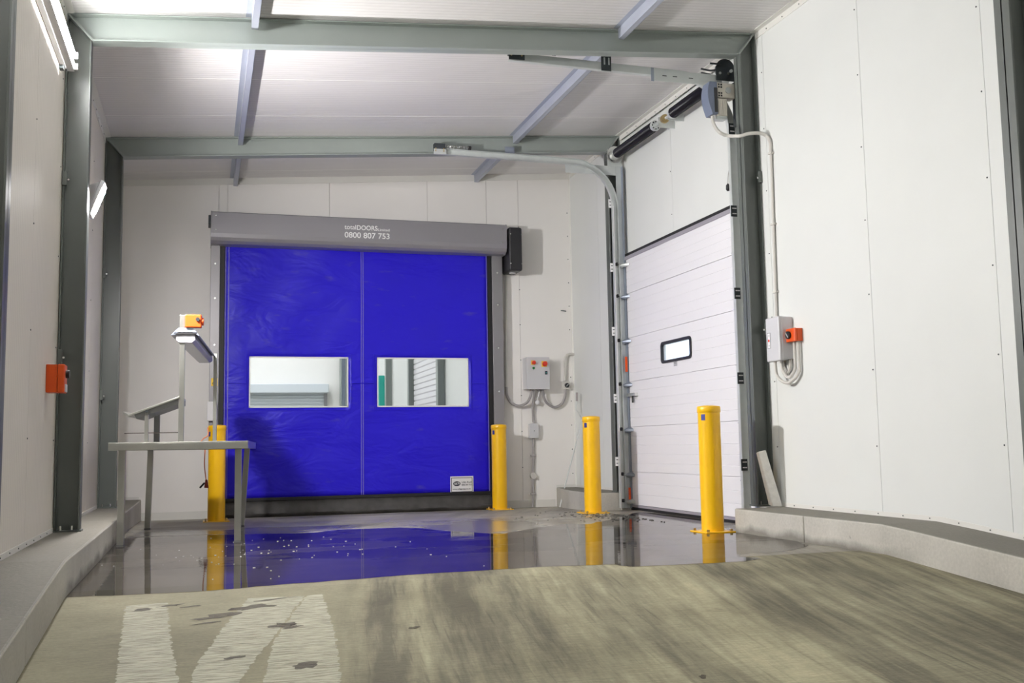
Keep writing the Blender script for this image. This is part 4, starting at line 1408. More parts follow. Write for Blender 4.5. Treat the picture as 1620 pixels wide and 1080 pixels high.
# track clips on the far column (pale) and near column (dark)
for py in (322, 423, 524, 630, 730):
    p = aty(966, py, YT1 + 0.0)
    c_ = MB().box(4.865, 4.915, YT1 - 0.004, YT1, p.z - 0.055, p.z + 0.055).build('track_clip', MT['white'], d2, bevel=0.002)
    for dz in (-0.022, 0.022):
        MB().box(4.878, 4.905, YT1 - 0.0055, YT1 - 0.004, p.z + dz - 0.005, p.z + dz + 0.005).build('slot', MT['galv_dark'], c_)
for (cx_, py) in ((1157.5, 204), (1161, 334), (1166.5, 464), (1171.5, 598), (1177.5, 735)):
    p = aty(cx_, py, 8.80)
    c_ = MB().box(p.x - 0.036, p.x + 0.03, 8.79, 8.797, p.z - 0.055, p.z + 0.055).build('track_clip', MT['galv_dark'], d2, bevel=0.002)
    c_['label'] = 'dark slotted bracket'
    for dz in (-0.026, 0.026):
        MB().box(p.x - 0.022, p.x + 0.022, 8.787, 8.79, p.z + dz - 0.005, p.z + dz + 0.005).build('slot', MT['white'], c_)
# orange warning strips and the shoot bolt on the far side of the door
for (p0_, p1_) in (((990.5, 564), (990.5, 588)), ((996, 771), (996, 790))):
    a_, b_ = aty(p0_[0], p0_[1], YT1 - 0.062), aty(p1_[0], p1_[1], YT1 - 0.062)
    MB().box(a_.x - 0.015, a_.x + 0.015, YT1 - 0.063, YT1 - 0.060, b_.z, a_.z).build('warning_strip', MT['orange'], d2)['label'] = 'orange warning strip'
lk = MB().box(XD - 0.05, XD - 0.002, 11.60, 11.86, 1.38, 1.42).build('slide_bolt', MT['chrome'], d2, bevel=0.004)
MB().cyl((XD - 0.03, 11.70, 1.30), (XD - 0.03, 11.70, 1.40), 0.012, 10).build('bolt_knob', MT['black'], lk)

# ------------------------------------------------------------------ torsion spring shaft
SX, SZ = 4.925, 4.425
ts = thing('torsion_shaft', (SX, 10.4, SZ), 'black torsion spring shaft above the white dock door', 'spring shaft')
MB().cyl((SX, 8.78, SZ), (SX, 12.12, SZ), 0.0155, 14).build('shaft', MT['galv'], ts, smooth=True)
for (y0, y1) in ((10.62, 11.72), (9.22, 10.10)):
    n = int((y1 - y0) / 0.011)
    prof = []
    for k in range(n):
        h = y0 + (y1 - y0) * k / n
        prof += [(0.056, h), (0.062, h + 0.0045)]
    MB().lathe([(0.02, y0 - 0.002)] + [(r, h) for r, h in prof] + [(0.056, y1), (0.02, y1 + 0.002)], (SX, 0, SZ), axis=1, n=24).build('torsion_spring', MT['blackgloss'], ts, smooth=False)
    for y in (y0 - 0.03, y1 + 0.03):
        c_ = MB().lathe([(0.02, y - 0.03), (0.058, y - 0.03), (0.060, y), (0.050, y + 0.028), (0.02, y + 0.03)], (SX, 0, SZ), axis=1, n=24).build('spring_plug', MT['galv'], ts, smooth=True)
        if y < y0:
            for k in range(8):
                a = k * math.pi / 4
                MB().cyl((SX + 0.042 * math.cos(a), y - 0.034, SZ + 0.042 * math.sin(a)), (SX + 0.042 * math.cos(a), y - 0.028, SZ + 0.042 * math.sin(a)), 0.008, 8).build('socket_hole', MT['black'], c_)
MB().lathe([(0.018, 10.29), (0.045, 10.29), (0.05, 10.305), (0.05, 10.335), (0.045, 10.35), (0.018, 10.35)], (SX, 0, SZ), axis=1, n=20).build('coupling', MT['brass'], ts, smooth=True)
MB().box(SX - 0.03, XR + 0.035, 10.42, 10.426, SZ - 0.07, SZ + 0.05).build('bearing_plate', MT['galv'], ts, bevel=0.002)
MB().box(SX - 0.03, XR + 0.035, 10.18, 10.186, SZ - 0.06, SZ + 0.04).build('bearing_plate', MT['galv'], ts, bevel=0.002)
# cable drums at both ends
prof = [(0.02, 0.0), (0.105, 0.0), (0.108, 0.008), (0.095, 0.012), (0.09, 0.02), (0.09, 0.07), (0.080, 0.085), (0.02, 0.088)]
MB().lathe([(r, 11.78 + h) for r, h in prof], (SX, 0, SZ), axis=1, n=32).build('cable_drum', MT['chrome'], ts, smooth=True)
MB().box(SX - 0.06, XR, 11.90, 11.906, SZ - 0.12, SZ + 0.10).build('end_bearing_plate', MT['galv'], ts, bevel=0.002)
MB().lathe([(r * 0.95, 8.84 + h) for r, h in prof], (SX - 0.03, 0, SZ + 0.04), axis=1, n=32).build('cable_drum', MT['galv_dark'], ts, smooth=True)
MB().box(SX - 0.16, XR - 0.06, 8.80, 8.808, SZ - 0.10, SZ + 0.04).build('end_bearing_plate', MT['galv_dark'], ts, bevel=0.002)
for x in (SX - 0.07, SX + 0.02):
    MB().cyl((x - 0.05, 8.80, SZ - 0.03), (x - 0.05, 8.79, SZ - 0.03), 0.014, 10).build('bolt', MT['chrome'], ts)
m = MB()
for (p_, q_) in (((4.62, 8.83, 4.435), (4.72, 8.83, 4.425)), ((4.62, 8.83, 4.395), (4.72, 8.83, 4.385)), ((4.62, 8.83, 4.44), (4.62, 8.83, 4.39)), ((4.72, 8.83, 4.425), (4.80, 8.83, 4.44)), ((4.72, 8.83, 4.50), (4.84, 8.83, 4.50))):
    m.bar(p_, q_, 0.014, 0.014)
m.build('cable_guard', MT['galv_dark'], ts)

# ------------------------------------------------------------------ motor
YM = 8.70
mo = thing('door_motor', (4.8, YM, 4.1), 'cream and blue-grey electric door operator hanging at the top of the grey column', 'motor')
p0, p1 = aty(1134, 130, YM), aty(1163, 156, YM)
MB().box(p0.x, p1.x, YM, YM + 0.10, p1.z, p0.z).build('gearbox', MT['cream'], mo, bevel=0.008)
MB().cyl(((p0.x + p1.x) / 2 + 0.02, YM - 0.012, (p0.z + p1.z) / 2), ((p0.x + p1.x) / 2 + 0.02, YM, (p0.z + p1.z) / 2), 0.03, 18).build('shaft_cap', MT['galv'], mo, bevel=0.002)
for ax_ in (p0.x + 0.02, p0.x + 0.045):
    for az in (p0.z - 0.02, p0.z - 0.045, p1.z + 0.018, p1.z + 0.043):
        MB().box(ax_ - 0.008, ax_ + 0.008, YM - 0.003, YM, az - 0.008, az + 0.008).build('screw_recess', MT['black'], mo)
q0, q1 = aty(1133, 156, YM), aty(1151, 184, YM)
MB().box(q0.x, q1.x, YM - 0.01, YM + 0.10, q1.z, q0.z + 0.005).build('motor_body', MT['cream'], mo, bevel=0.01)
for k in range(4):
    x = q0.x + 0.018 + k * 0.022
    MB().box(x, x + 0.006, YM - 0.014, YM - 0.009, q1.z + 0.012, q0.z - 0.01).build('cooling_rib', MT['cream'], mo)
MB().box(q0.x + 0.0, q1.x + 0.0, YM - 0.006, YM + 0.10, q1.z - 0.03, q1.z + 0.002).build('end_bell', MT['galv'], mo, bevel=0.012)
# curved cover at the left
m = MB()
c0, c1 = aty(1116, 134, YM), aty(1134, 182, YM)
pts = []
nseg = 10
for k in range(nseg + 1):
    t = k / nseg
    z = c0.z + 0.03 - (c0.z + 0.03 - c1.z) * t
    bulge = 0.045 * math.sin(math.pi * min(1, 0.15 + t * 0.85))
    pts.append((c0.x + 0.05 - bulge, z))
poly = pts + [(c1.x, c1.z), (c1.x, c0.z + 0.03)]
MB().prism(poly, 1, YM - 0.03, YM + 0.11).build('electronics_cover', MT['bluegrey'], mo, bevel=0.006)
MB().box(c1.x - 0.035, c1.x, YM - 0.034, YM - 0.02, c1.z + 0.02, c0.z - 0.03).build('cover_seam', MT['blackcover'], mo, bevel=0.003)
MB().box(p1.x - 0.002, p1.x + 0.03, YM + 0.0, YM + 0.05, p1.z - 0.27, p0.z + 0.02).build('mounting_plate', MT['galv_dark'], mo)
MB().cyl((c1.x - 0.015, YM + 0.02, c1.z - 0.03), (c1.x - 0.015, YM + 0.02, c1.z + 0.005), 0.016, 12).build('cable_gland', MT['white'], mo)

# conduit from the motor over the column and down the wall
pth = [aty(1127, 184, YM + 0.02), aty(1129, 196, YM), aty(1138, 209, YM - 0.1), aty(1152, 214.5, 8.58), aty(1170, 215, 8.46), aty(1184, 211.5, 8.42), aty(1200, 210.5, 8.38),
       atx(1212, 214.5, XR - 0.03), atx(1218, 224, XR - 0.02), atx(1219.5, 240, XR - 0.018)]
cn = thing('motor_conduit', tuple(pth[-1]), 'pale grey conduit looping from the motor across the column and down the right wall', 'conduit')
MB().tube(smooth_path(pth, 6), 0.0165, 10).build('flexible_conduit', MT['pipe'], cn, smooth=True)
vend = atx(1228.5, 500, XR - 0.018)
MB().tube([pth[-1], vend], 0.0135, 10).build('rigid_conduit', MT['pipe'], cn, smooth=True)
for py in (241, 355, 463):
    t = (py - 240) / 260
    p = pth[-1].lerp(vend, t)
    p.z = atx(1222, py, XR - 0.018).z
    MB().box(p.x - 0.018, XR, p.y - 0.028, p.y + 0.028, p.z - 0.010, p.z + 0.010).build('saddle_clip', MT['pipe'], cn, bevel=0.003)

# control box on the right wall with orange isolator (both face into the bay)
cb = thing('dock_control_box', (XR, 8.2, 1.53), 'pale grey dock door control box on the right wall beside the grey column', 'control box')
zt_, zb_ = atx(1256, 500, XR).z, atx(1256, 568, XR).z
fx = XR - 0.145
BY0, BY1 = 8.10, 8.335
MB().box(fx + 0.022, XR - 0.001, BY0, BY1, zb_, zt_).build('enclosure', MT['boxgrey'], cb, bevel=0.012)
MB().box(fx, fx + 0.055, BY0 + 0.004, BY1 - 0.004, zb_ - 0.012, zt_ + 0.004).build('front_cover', MT['boxgrey'], cb, bevel=0.012)
kp = MB().box(fx - 0.002, fx + 0.001, BY1 - 0.085, BY1 - 0.035, zb_ + 0.11, zb_ + 0.25).build('keypad', MT['white'], cb)
m = MB()
for q in ((BY1 - 0.085, BY1 - 0.035, zb_ + 0.11, zb_ + 0.113), (BY1 - 0.085, BY1 - 0.035, zb_ + 0.247, zb_ + 0.25), (BY1 - 0.085, BY1 - 0.082, zb_ + 0.11, zb_ + 0.25), (BY1 - 0.038, BY1 - 0.035, zb_ + 0.11, zb_ + 0.25)):
    m.box(fx - 0.0028, fx - 0.0018, *q)
m.build('border_line', MT['ink'], kp)
MB().cyl((fx - 0.002, BY1 - 0.06, zb_ + 0.18), (fx - 0.006, BY1 - 0.06, zb_ + 0.18), 0.012, 10).build('stop_button', MT['red'], kp)
for dz in (0.135, 0.225):
    MB().cyl((fx - 0.002, BY1 - 0.06, zb_ + dz), (fx - 0.005, BY1 - 0.06, zb_ + dz), 0.009, 10).build('button', MT['boxgrey'], kp)
oi = thing('isolator_switch', (XR, 8.02, 1.68), 'small square orange isolator switch on the right wall beside the pale control box', 'switch')
zt2, zb2 = atx(1267, 519, XR).z, atx(1267, 539.5, XR).z
IY0, IY1 = 7.95, 8.092
MB().box(XR - 0.058, XR - 0.001, IY0, IY1, zb2, zt2).build('base_box', MT['orange'], oi, bevel=0.005)
MB().box(XR - 0.082, XR - 0.060, IY0 - 0.002, IY1 + 0.002, zb2 - 0.002, zt2 + 0.002).build('cover', MT['orange'], oi, bevel=0.006)
kb = MB().cyl((XR - 0.082, 8.04, (zt2 + zb2) / 2), (XR - 0.104, 8.04, (zt2 + zb2) / 2), 0.034, 20).build('rotary_knob', MT['black'], oi, bevel=0.003)
MB().bar((XR - 0.107, 8.022, (zt2 + zb2) / 2 - 0.022), (XR - 0.107, 8.058, (zt2 + zb2) / 2 + 0.022), 0.006, 0.008, (1, 0, 0)).build('pointer', MT['boxgrey'], kb)
CL = ((4.965, 8.27, 5.03, 7.985, 0.215, 'pale grey cable looping from the dock control box up to the orange isolator, deeper loop'),
      (4.985, 8.20, 5.03, 8.045, 0.165, 'pale grey cable looping from the dock control box up to the orange isolator, shallower loop'),
      (5.035, 8.25, 5.035, 8.13, 0.13, 'short pale grey cable looping back up under the dock control box itself'))
for k, (xa, ya, xb, yb, dip, lb) in enumerate(CL):
    z0 = zb_ + 0.002
    endz = zb2 + 0.002 if k < 2 else zb_ + 0.002
    pp = [(xa, ya, z0), (xa, ya, z0 - 0.05), (xa + 0.01, ya - 0.015, z0 - dip * 0.70), ((xa + xb) / 2, (ya + yb) / 2, z0 - dip), (xb, yb + 0.015, z0 - dip * 0.65), (xb, yb, z0 - 0.03), (xb, yb, endz)]
    tag(MB().tube(smooth_path(pp, 7), 0.0145, 8).build('supply_cable', MT['pipe'], None, smooth=True), lb, 'cable', 'cables looping under the dock control box')

# door pull cord by the track
p0, p1 = aty(1156, 216, 8.90), aty(1151.5, 290, 8.90)
pc = thing('pull_cord', tuple(p1), 'thin pull cord with a dark toggle hanging beside the dock door track', 'cord')
MB().tube(smooth_path([p0, (p0.x, 8.9, p0.z - 0.15), (p1.x + 0.01, 8.9, p1.z + 0.1), p1], 5), 0.003, 6).build('cord', MT['pipe_grey'], pc)
MB().lathe([(0.004, 0.0), (0.02, -0.02), (0.022, -0.06), (0.012, -0.075)], tuple(p1), n=14).build('toggle', MT['blackcover'], pc, smooth=True)

# foam off-cut leaning on the column
fo = MB().hexa([(4.955, 8.40, KT), (5.035, 8.36, KT), (5.045, 8.45, KT + 0.012), (4.965, 8.49, KT + 0.012),
                (4.852, 8.44, KT + 0.50), (4.915, 8.41, KT + 0.515), (4.925, 8.47, KT + 0.50), (4.862, 8.50, KT + 0.49)])
tag(fo.build('foam_offcut', MT['foam'], None, bevel=0.008), 'dirty white foam off-cut leaning against the grey column on the right kerb', 'foam block')

# ------------------------------------------------------------------ back wall electrics
YW = YB
cbx = thing('door_control_box', (4.4, YW, 1.6), 'grey control box with red emergency stop right of the blue door', 'control box')
YC = YW - 0.20
a_, b_, zt_, zb_ = px(833, 590, YC).x, px(869.5, 590, YC).x, px(850, 565, YC).z, px(850, 615, YC).z
MB().box(a_ + 0.005, b_, YC + 0.03, YW - 0.001, zb_, zt_).build('enclosure', MT['boxgrey'], cbx, bevel=0.004)
MB().box(a_, b_ + 0.003, YC, YC + 0.028, zb_ - 0.004, zt_ + 0.004).build('front_door', MT['boxgrey'], cbx, bevel=0.005)
for (qx, qy, s_) in ((843.5, 573.5, 0.030), (861, 575.5, 0.040)):
    p = px(qx, qy, YC)
    pl_ = MB().box(p.x - s_, p.x + s_, YC - 0.004, YC, p.z - s_, p.z + s_).build('yellow_plate', MT['knobyellow'], cbx, bevel=0.002)
    MB().lathe([(s_ * 0.75, YC - 0.005), (s_ * 0.9, YC - 0.02), (s_ * 0.85, YC - 0.045), (s_ * 0.4, YC - 0.052)], (p.x, 0, p.z), axis=1, n=20).build('red_knob', MT['red'], pl_, smooth=True)
p = px(844, 582, YC)
MB().cyl((p.x, YC, p.z), (p.x, YC - 0.012, p.z), 0.017, 14).build('green_button', MT['green'], cbx)
p = px(864, 589.5, YC)
ks = MB().box(p.x - 0.018, p.x + 0.018, YC - 0.006, YC, p.z - 0.024, p.z + 0.024).build('key_switch', MT['ink'], cbx)
MB().cyl((p.x, YC - 0.006, p.z), (p.x, YC - 0.010, p.z), 0.007, 10).build('indicator', MT['teal'], ks)
# round buzzer and glands below the box
p = px(851, 636, YC + 0.1)
MB().lathe([(0.03, YW - 0.002), (0.035, YW - 0.06), (0.030, YW - 0.085), (0.01, YW - 0.09)], (p.x, 0, p.z), axis=1, n=20).build('buzzer', MT['white'], cbx, smooth=True)
MB().tube(smooth_path([px(855, 613, YC + 0.12), px(853, 622, YC + 0.12), (p.x, YW - 0.05, p.z + 0.02)], 5), 0.011, 8).build('buzzer_lead', MT['white'], cbx, smooth=True)
for xq in (840, 844, 850, 855, 859):
    q = px(xq, 616, YC + 0.1)
    MB().cyl((q.x, YC + 0.1, q.z - 0.02), (q.x, YC + 0.1, q.z + 0.02), 0.014, 10).build('cable_gland', MT['pipe_grey'], cbx)


def cable(name, pts, r, material, label, cat, clips=None, k=6):
    return tag(MB().tube(smooth_path(pts, k), r, 10).build(name, material, None, smooth=True), label, cat)


Yc = YW - 0.10
# vertical conduit along the door jamb and its loop to the box
vt, vb = px(800.5, 428, YW - 0.03), px(800.8, 612, YW - 0.03)
c1_ = thing('door_conduit', tuple(vb), 'pale vertical conduit beside the blue door, looping under the grey control box', 'conduit')
MB().tube([vt, vb], 0.018, 10).build('rigid_conduit', MT['pipe'], c1_, smooth=True)
MB().tube(smooth_path([vb, px(802, 625, YW - 0.035), px(809, 637, YW - 0.05), px(821, 642, YW - 0.07), px(833, 637, Yc), px(839, 627, Yc), px(841, 616, Yc)], 6), 0.019, 10).build('flexible_conduit', MT['pipe_grey'], c1_, smooth=True)
c2_ = thing('switch_conduit', tuple(px(895, 580, YW)), 'pale conduit elbow above the small rotary switch in the back corner', 'conduit')
MB().tube([px(894, 602, YW - 0.03), px(894, 572, YW - 0.03), px(894.6, 566, YW - 0.03), px(897, 561.5, YW - 0.03), px(901, 560, YW - 0.03), px(912, 560, YW - 0.02)], 0.020, 10).build('rigid_conduit', MT['pipe'], c2_, smooth=True)
c3_ = tag(MB().tube(smooth_path([px(858, 616, Yc), px(860, 628, Yc), px(866, 638, YW - 0.07), px(877, 644, YW - 0.05), px(888, 639, YW - 0.05), px(893.5, 628, YW - 0.05), px(894.5, 616, YW - 0.05)], 6), 0.019, 10).build('looped_conduit', MT['pipe_grey'], None, smooth=True),
          'grey flexible conduit sagging between the control box and the rotary switch', 'conduit')
# small rotary switch
rs = thing('rotary_switch', tuple(px(895, 610, YW)), 'small square rotary switch on the back wall between two conduits', 'switch')
a_, b_, zt_, zb_ = px(889.5, 600, YW - 0.07).x, px(901.5, 600, YW - 0.07).x, px(895, 603, YW - 0.07).z, px(895, 615.5, YW - 0.07).z
MB().box(a_, b_, YW - 0.07, YW - 0.001, zb_, zt_).build('housing', MT['pipe'], rs, bevel=0.006)
kk = MB().cyl(((a_ + b_) / 2 + 0.01, YW - 0.07, (zt_ + zb_) / 2), ((a_ + b_) / 2 + 0.01, YW - 0.09, (zt_ + zb_) / 2), 0.033, 20).build('knob', MT['black'], rs, bevel=0.003)
MB().bar(((a_ + b_) / 2 - 0.008, YW - 0.093, (zt_ + zb_) / 2 - 0.018), ((a_ + b_) / 2 + 0.028, YW - 0.093, (zt_ + zb_) / 2 + 0.018), 0.006, 0.008, (0, 1, 0)).build('pointer', MT['galv'], kk)
# drop conduit with junction box and round box
dc = thing('drop_conduit', tuple(px(844, 800, YW)), 'grey conduit dropping from the control box to the floor', 'conduit')
MB().tube(smooth_path([px(845, 616, Yc), px(844.5, 630, YW - 0.08), px(843, 645, YW - 0.04), px(844, 668, YW - 0.03)], 6), 0.017, 10).build('flexible_conduit', MT['pipe_grey'], dc, smooth=True)
MB().tube([px(844, 692, YW - 0.03), px(843.2, 748, YW - 0.03)], 0.017, 10).build('rigid_conduit', MT['pipe_grey'], dc, smooth=True)
MB().tube([px(843.2, 756, YW - 0.03), px(843.5, 780, YW - 0.03), px(843, 801.5, YW - 0.03)], 0.017, 10).build('rigid_conduit', MT['pipe_grey'], dc, smooth=True)
for py in (720.5, 781):
    q = px(843.2, py, YW - 0.02)
    MB().box(q.x - 0.035, q.x + 0.035, YW - 0.05, YW - 0.001, q.z - 0.01, q.z + 0.01).build('saddle_clip', MT['pipe_grey'], dc, bevel=0.004)
jb_ = thing('junction_box', tuple(px(845, 693, YW)), 'pale grey rectangular junction box under the door control box', 'junction box')
a_, b_, zt_, zb_ = px(838, 680, YW - 0.08).x, px(852.5, 680, YW - 0.08).x, px(845, 670, YW - 0.08).z, px(845, 692.5, YW - 0.08).z
MB().box(a_ + 0.003, b_ - 0.003, YW - 0.06, YW - 0.001, zb_, zt_).build('base_box', MT['boxgrey'], jb_, bevel=0.005)
MB().box(a_, b_, YW - 0.082, YW - 0.06, zb_ - 0.003, zt_ + 0.003).build('lid', MT['boxgrey'], jb_, bevel=0.006)
MB().cyl(((a_ + b_) / 2, YW - 0.082, (zt_ + zb_) / 2), ((a_ + b_) / 2, YW - 0.085, (zt_ + zb_) / 2), 0.006, 8).build('screw', MT['galv_dark'], jb_)
q = px(843, 752.3, YW)
rb_ = tag(MB().lathe([(0.046, YW - 0.001), (0.046, YW - 0.05), (0.038, YW - 0.056), (0.036, YW - 0.050), (0.01, YW - 0.050)], (q.x, 0, q.z), axis=1, n=24).build('round_box', MT['pipe'], None, smooth=True),
          'small round conduit box on the drop conduit near the floor', 'junction box')
# bent rod leaning in the corner
pts = [px(885.5, 800, 13.45), px(899, 748, 13.47), px(918, 675, 13.49), px(920.5, 664, 13.49), px(919, 659, 13.49), px(912, 648.5, 13.50), px(911, 645, 13.50), px(912.5, 632, 13.52)]
pts[0].z = zfl(13.45) + 0.004
lr = thing('leaning_rod', tuple(pts[0]), 'thin cranked steel handle rod leaning in the back right corner', 'rod')
MB().tube(pts[:4], 0.009, 8).build('rod', MT['galv'], lr, smooth=True)
MB().tube(pts[3:], 0.009, 8).build('crank', MT['galv'], lr, smooth=True)
MB().tube([pts[-1] + Vector((0, 0, -0.02)), pts[-1] + Vector((0.004, 0, 0.10))], 0.016, 8).build('grip', MT['pipe_grey'], lr, smooth=True)
q = px(892, 492, YB)
tag(MB().tube([(q.x - 0.05, YB - 0.02, q.z + 0.006), (q.x + 0.0, YB - 0.025, q.z), (q.x + 0.03, YB - 0.001, q.z)], 0.007, 8).build('wall_hook', MT['galv_dark'], None), 'small dark hook sticking out of the back wall above the rotary switch', 'hook')

# ------------------------------------------------------------------ left side: orange isolator, batten light, floodlight
z1_, z0_ = 1.435, 1.235
oi = thing('wall_isolator', (XL, 8.05, 1.23), 'large upright orange isolator box on the left wall in front of the dark column', 'switch')
MB().box(XL + 0.001, XL + 0.075, 7.98, 8.12, z0_, z1_).build('base_box', MT['orange'], oi, bevel=0.004)
MB().box(XL + 0.077, XL + 0.125, 7.975, 8.125, z0_ - 0.002, z1_ + 0.002).build('cover', MT['orange'], oi, bevel=0.008)
MB().box(XL + 0.125, XL + 0.131, 8.0, 8.1, z0_ + 0.006, z0_ + 0.06).build('label_plate', MT['boxgrey'], oi)
MB().cyl((XL + 0.125, 8.05, z1_ - 0.065), (XL + 0.15, 8.05, z1_ - 0.065), 0.03, 18).build('rotary_knob', MT['black'], oi, bevel=0.003)


def batten(y0, y1, label):
    t = thing('batten_light', (XL, (y0 + y1) / 2, 3.8), label, 'light')
    za, zb_ = 3.715, 3.865
    MB().box(XL + 0.002, XL + 0.05, y0, y1, za + 0.01, zb_ - 0.01).build('housing', MT['white'], t, bevel=0.006)
    MB().box(XL + 0.05, XL + 0.100, y0, y1, za - 0.004, za + 0.004).build('reflector_side', MT['white'], t)
    MB().box(XL + 0.05, XL + 0.100, y0, y1, zb_ - 0.004, zb_ + 0.004).build('reflector_side', MT['white'], t)
    MB().prism([(XL + 0.05, za + 0.045), (XL + 0.05, zb_ - 0.045), (XL + 0.085, zb_ - 0.065), (XL + 0.085, za + 0.065)], 1, y0, y1).build('spine', MT['white'], t)
    for z in (za + 0.03, zb_ - 0.03):
        tb = MB().cyl((XL + 0.090, y0 + 0.03, z), (XL + 0.090, y1 - 0.03, z), 0.019, 14).build('tube', MT['tube'], t, smooth=True)
        for y in (y0, y1 - 0.03):
            MB().box(XL + 0.05, XL + 0.125, y, y + 0.03, z - 0.022, z + 0.022).build('lamp_holder', MT['white'], tb, bevel=0.004)
    for y in (y0 + 0.08, y1 - 0.06):
        MB().box(XL + 0.001, XL + 0.03, y - 0.03, y + 0.03, za - 0.015, za + 0.01).build('bracket', MT['galv_dark'], t)
    return t


batten(6.42, 8.30, 'lit twin-tube fluorescent batten high on the left wall')
batten(3.04, 4.92, 'lit twin-tube fluorescent batten on the left wall before the nearest column')
batten(-0.34, 1.54, 'lit twin-tube fluorescent batten on the left wall beside the camera')



def floodlight(c, n_, label):
    c, n_ = Vector(c), Vector(n_).normalized()
    fl = thing('floodlight', tuple(c), label, 'floodlight')
    sd = n_.cross(Vector((0, 0, 1))).normalized()
    up_ = sd.cross(n_).normalized()

    def fq(s_, t_, d_):
        return c + sd * s_ + up_ * t_ + n_ * d_

    def frustum(m, w0, h0, d0, w1_, h1, d1_):
        m.hexa([fq(-w0, -h0, d0), fq(w0, -h0, d0), fq(w0, h0, d0), fq(-w0, h0, d0), fq(-w1_, -h1, d1_), fq(w1_, -h1, d1_), fq(w1_, h1, d1_), fq(-w1_, h1, d1_)])
        return m

    frustum(MB(), 0.055, 0.055, -0.13, 0.11, 0.135, -0.02).build('housing', MT['boxgrey'], fl, bevel=0.008)
    frustum(MB(), 0.118, 0.148, -0.02, 0.118, 0.148, 0.012).build('bezel', MT['boxgrey'], fl, bevel=0.006)
    frustum(MB(), 0.075, 0.10, 0.012, 0.075, 0.10, 0.018).build('lens', MT['floodface'], fl)
    MB().bar((-1.075, c.y, c.z + 0.075), fq(0, 0.03, -0.09), 0.05, 0.045).build('bracket', MT['pipe_grey'], fl, bevel=0.004)
    MB().box(-1.078, -1.05, c.y - 0.06, c.y + 0.06, c.z + 0.015, c.z + 0.135).build('wall_plate', MT['pipe_grey'], fl)
    MB().tube(smooth_path([fq(0, -0.06, -0.11), c + Vector((-0.14, 0, -0.16)), c + Vector((-0.10, 0, -0.20)), c + Vector((-0.11, 0, -0.25)), c + Vector((-0.15, 0, -0.265)), c + Vector((-0.20, 0, -0.26))], 6), 0.006, 8).build('flex', MT['black'], fl, smooth=True)
    MB().box(c.x - 0.16, c.x - 0.12, c.y - 0.02, c.y + 0.02, c.z - 0.285, c.z - 0.245).build('plug', MT['black'], fl, bevel=0.004)


floodlight((-0.860, 8.98, 2.875), (0.94, 0.0, -0.36), 'lit grey floodlight on a bracket behind the left steel column')

# ------------------------------------------------------------------ stainless grading table with stand
TR = math.radians(-4.3)
tb = thing('steel_table', (-0.775, 9.45, 0), 'stainless steel work table standing in the puddle at left', 'table', rz=TR)
TW, TL, TH = 1.155, 2.42, 0.885
MB().box(0, TW, 0, TL, TH - 0.012, TH).build('tabletop', MT['stainless'], tb, bevel=0.003, local=True)
m = MB()
m.box(0, TW, 0, 0.012, TH - 0.068, TH - 0.010)
m.box(0, TW, TL - 0.012, TL, TH - 0.068, TH - 0.010)
m.box(0, 0.012, 0.012, TL - 0.012, TH - 0.068, TH - 0.010)
m.box(TW - 0.012, TW, 0.012, TL - 0.012, TH - 0.068, TH - 0.010)
m.build('rim', MT['stainless'], tb, bevel=0.002, local=True)
for (lx, ly, dx) in ((0.105, 0.07, 0), (1.07, 0.10, 0), (0.105, TL - 0.42, -0.02), (1.08, TL - 0.40, -0.055)):
    w_ = 0.028
    lg = MB().hexa([(lx - w_ + dx, ly - w_, 0.004), (lx + w_ + dx, ly - w_, 0.004), (lx + w_ + dx, ly + w_, 0.004), (lx - w_ + dx, ly + w_, 0.004),
                    (lx - w_, ly - w_, TH - 0.012), (lx + w_, ly - w_, TH - 0.012), (lx + w_, ly + w_, TH - 0.012), (lx - w_, ly + w_, TH - 0.012)]).build('leg', MT['stainless'], tb, bevel=0.003, local=True)
    MB().box(lx - w_ - 0.002 + dx, lx + w_ + 0.002 + dx, ly - w_ - 0.002, ly + w_ + 0.002, 0.004, 0.02).build('foot_cap', MT['stainless_d'], lg, local=True)

gs = thing('inspection_stand', (-0.775, 9.45, TH), 'stainless stand with sloped tray and overhead lamp bolted on the steel table', 'stand', rz=TR)
# local frame of the table top (z measured from the table top)
PX1, PX2 = 0.555, 0.735     # near pole, far pole
MB().box(0.547, 0.593, 0.22, 0.262, 0.0, 1.13).build('pole', MT['stainless'], gs, bevel=0.004, local=True)
MB().box(0.70, 0.74, TL - 0.09, TL - 0.05, 0.0, 0.98).build('pole', MT['stainless'], gs, bevel=0.004, local=True)
# sloped tray
tz0, tz1 = 0.225, 0.385
tx0, tx1 = 0.125, 0.555
ty0, ty1 = 0.21, 0.80


def sl(x):
    return tz0 + (tz1 - tz0) * (x - tx0) / (tx1 - tx0)


th_ = 0.018
tr_ = MB().hexa([(tx0, ty0, sl(tx0)), (tx1, ty0, sl(tx1)), (tx1, ty1, sl(tx1)), (tx0, ty1, sl(tx0)),
                 (tx0, ty0, sl(tx0) + th_), (tx1, ty0, sl(tx1) + th_), (tx1, ty1, sl(tx1) + th_), (tx0, ty1, sl(tx0) + th_)]).build('tray', MT['stainless'], gs, bevel=0.002, local=True)
MB().hexa([(tx0 - 0.035, ty0, sl(tx0) + 0.025), (tx0 + 0.005, ty0, sl(tx0)), (tx0 + 0.005, ty1, sl(tx0)), (tx0 - 0.035, ty1, sl(tx0) + 0.025),
           (tx0 - 0.045, ty0, sl(tx0) + 0.05), (tx0 + 0.005, ty0, sl(tx0) + 0.018), (tx0 + 0.005, ty1, sl(tx0) + 0.018), (tx0 - 0.045, ty1, sl(tx0) + 0.05)]).build('tray_lip', MT['stainless'], tr_, local=True)
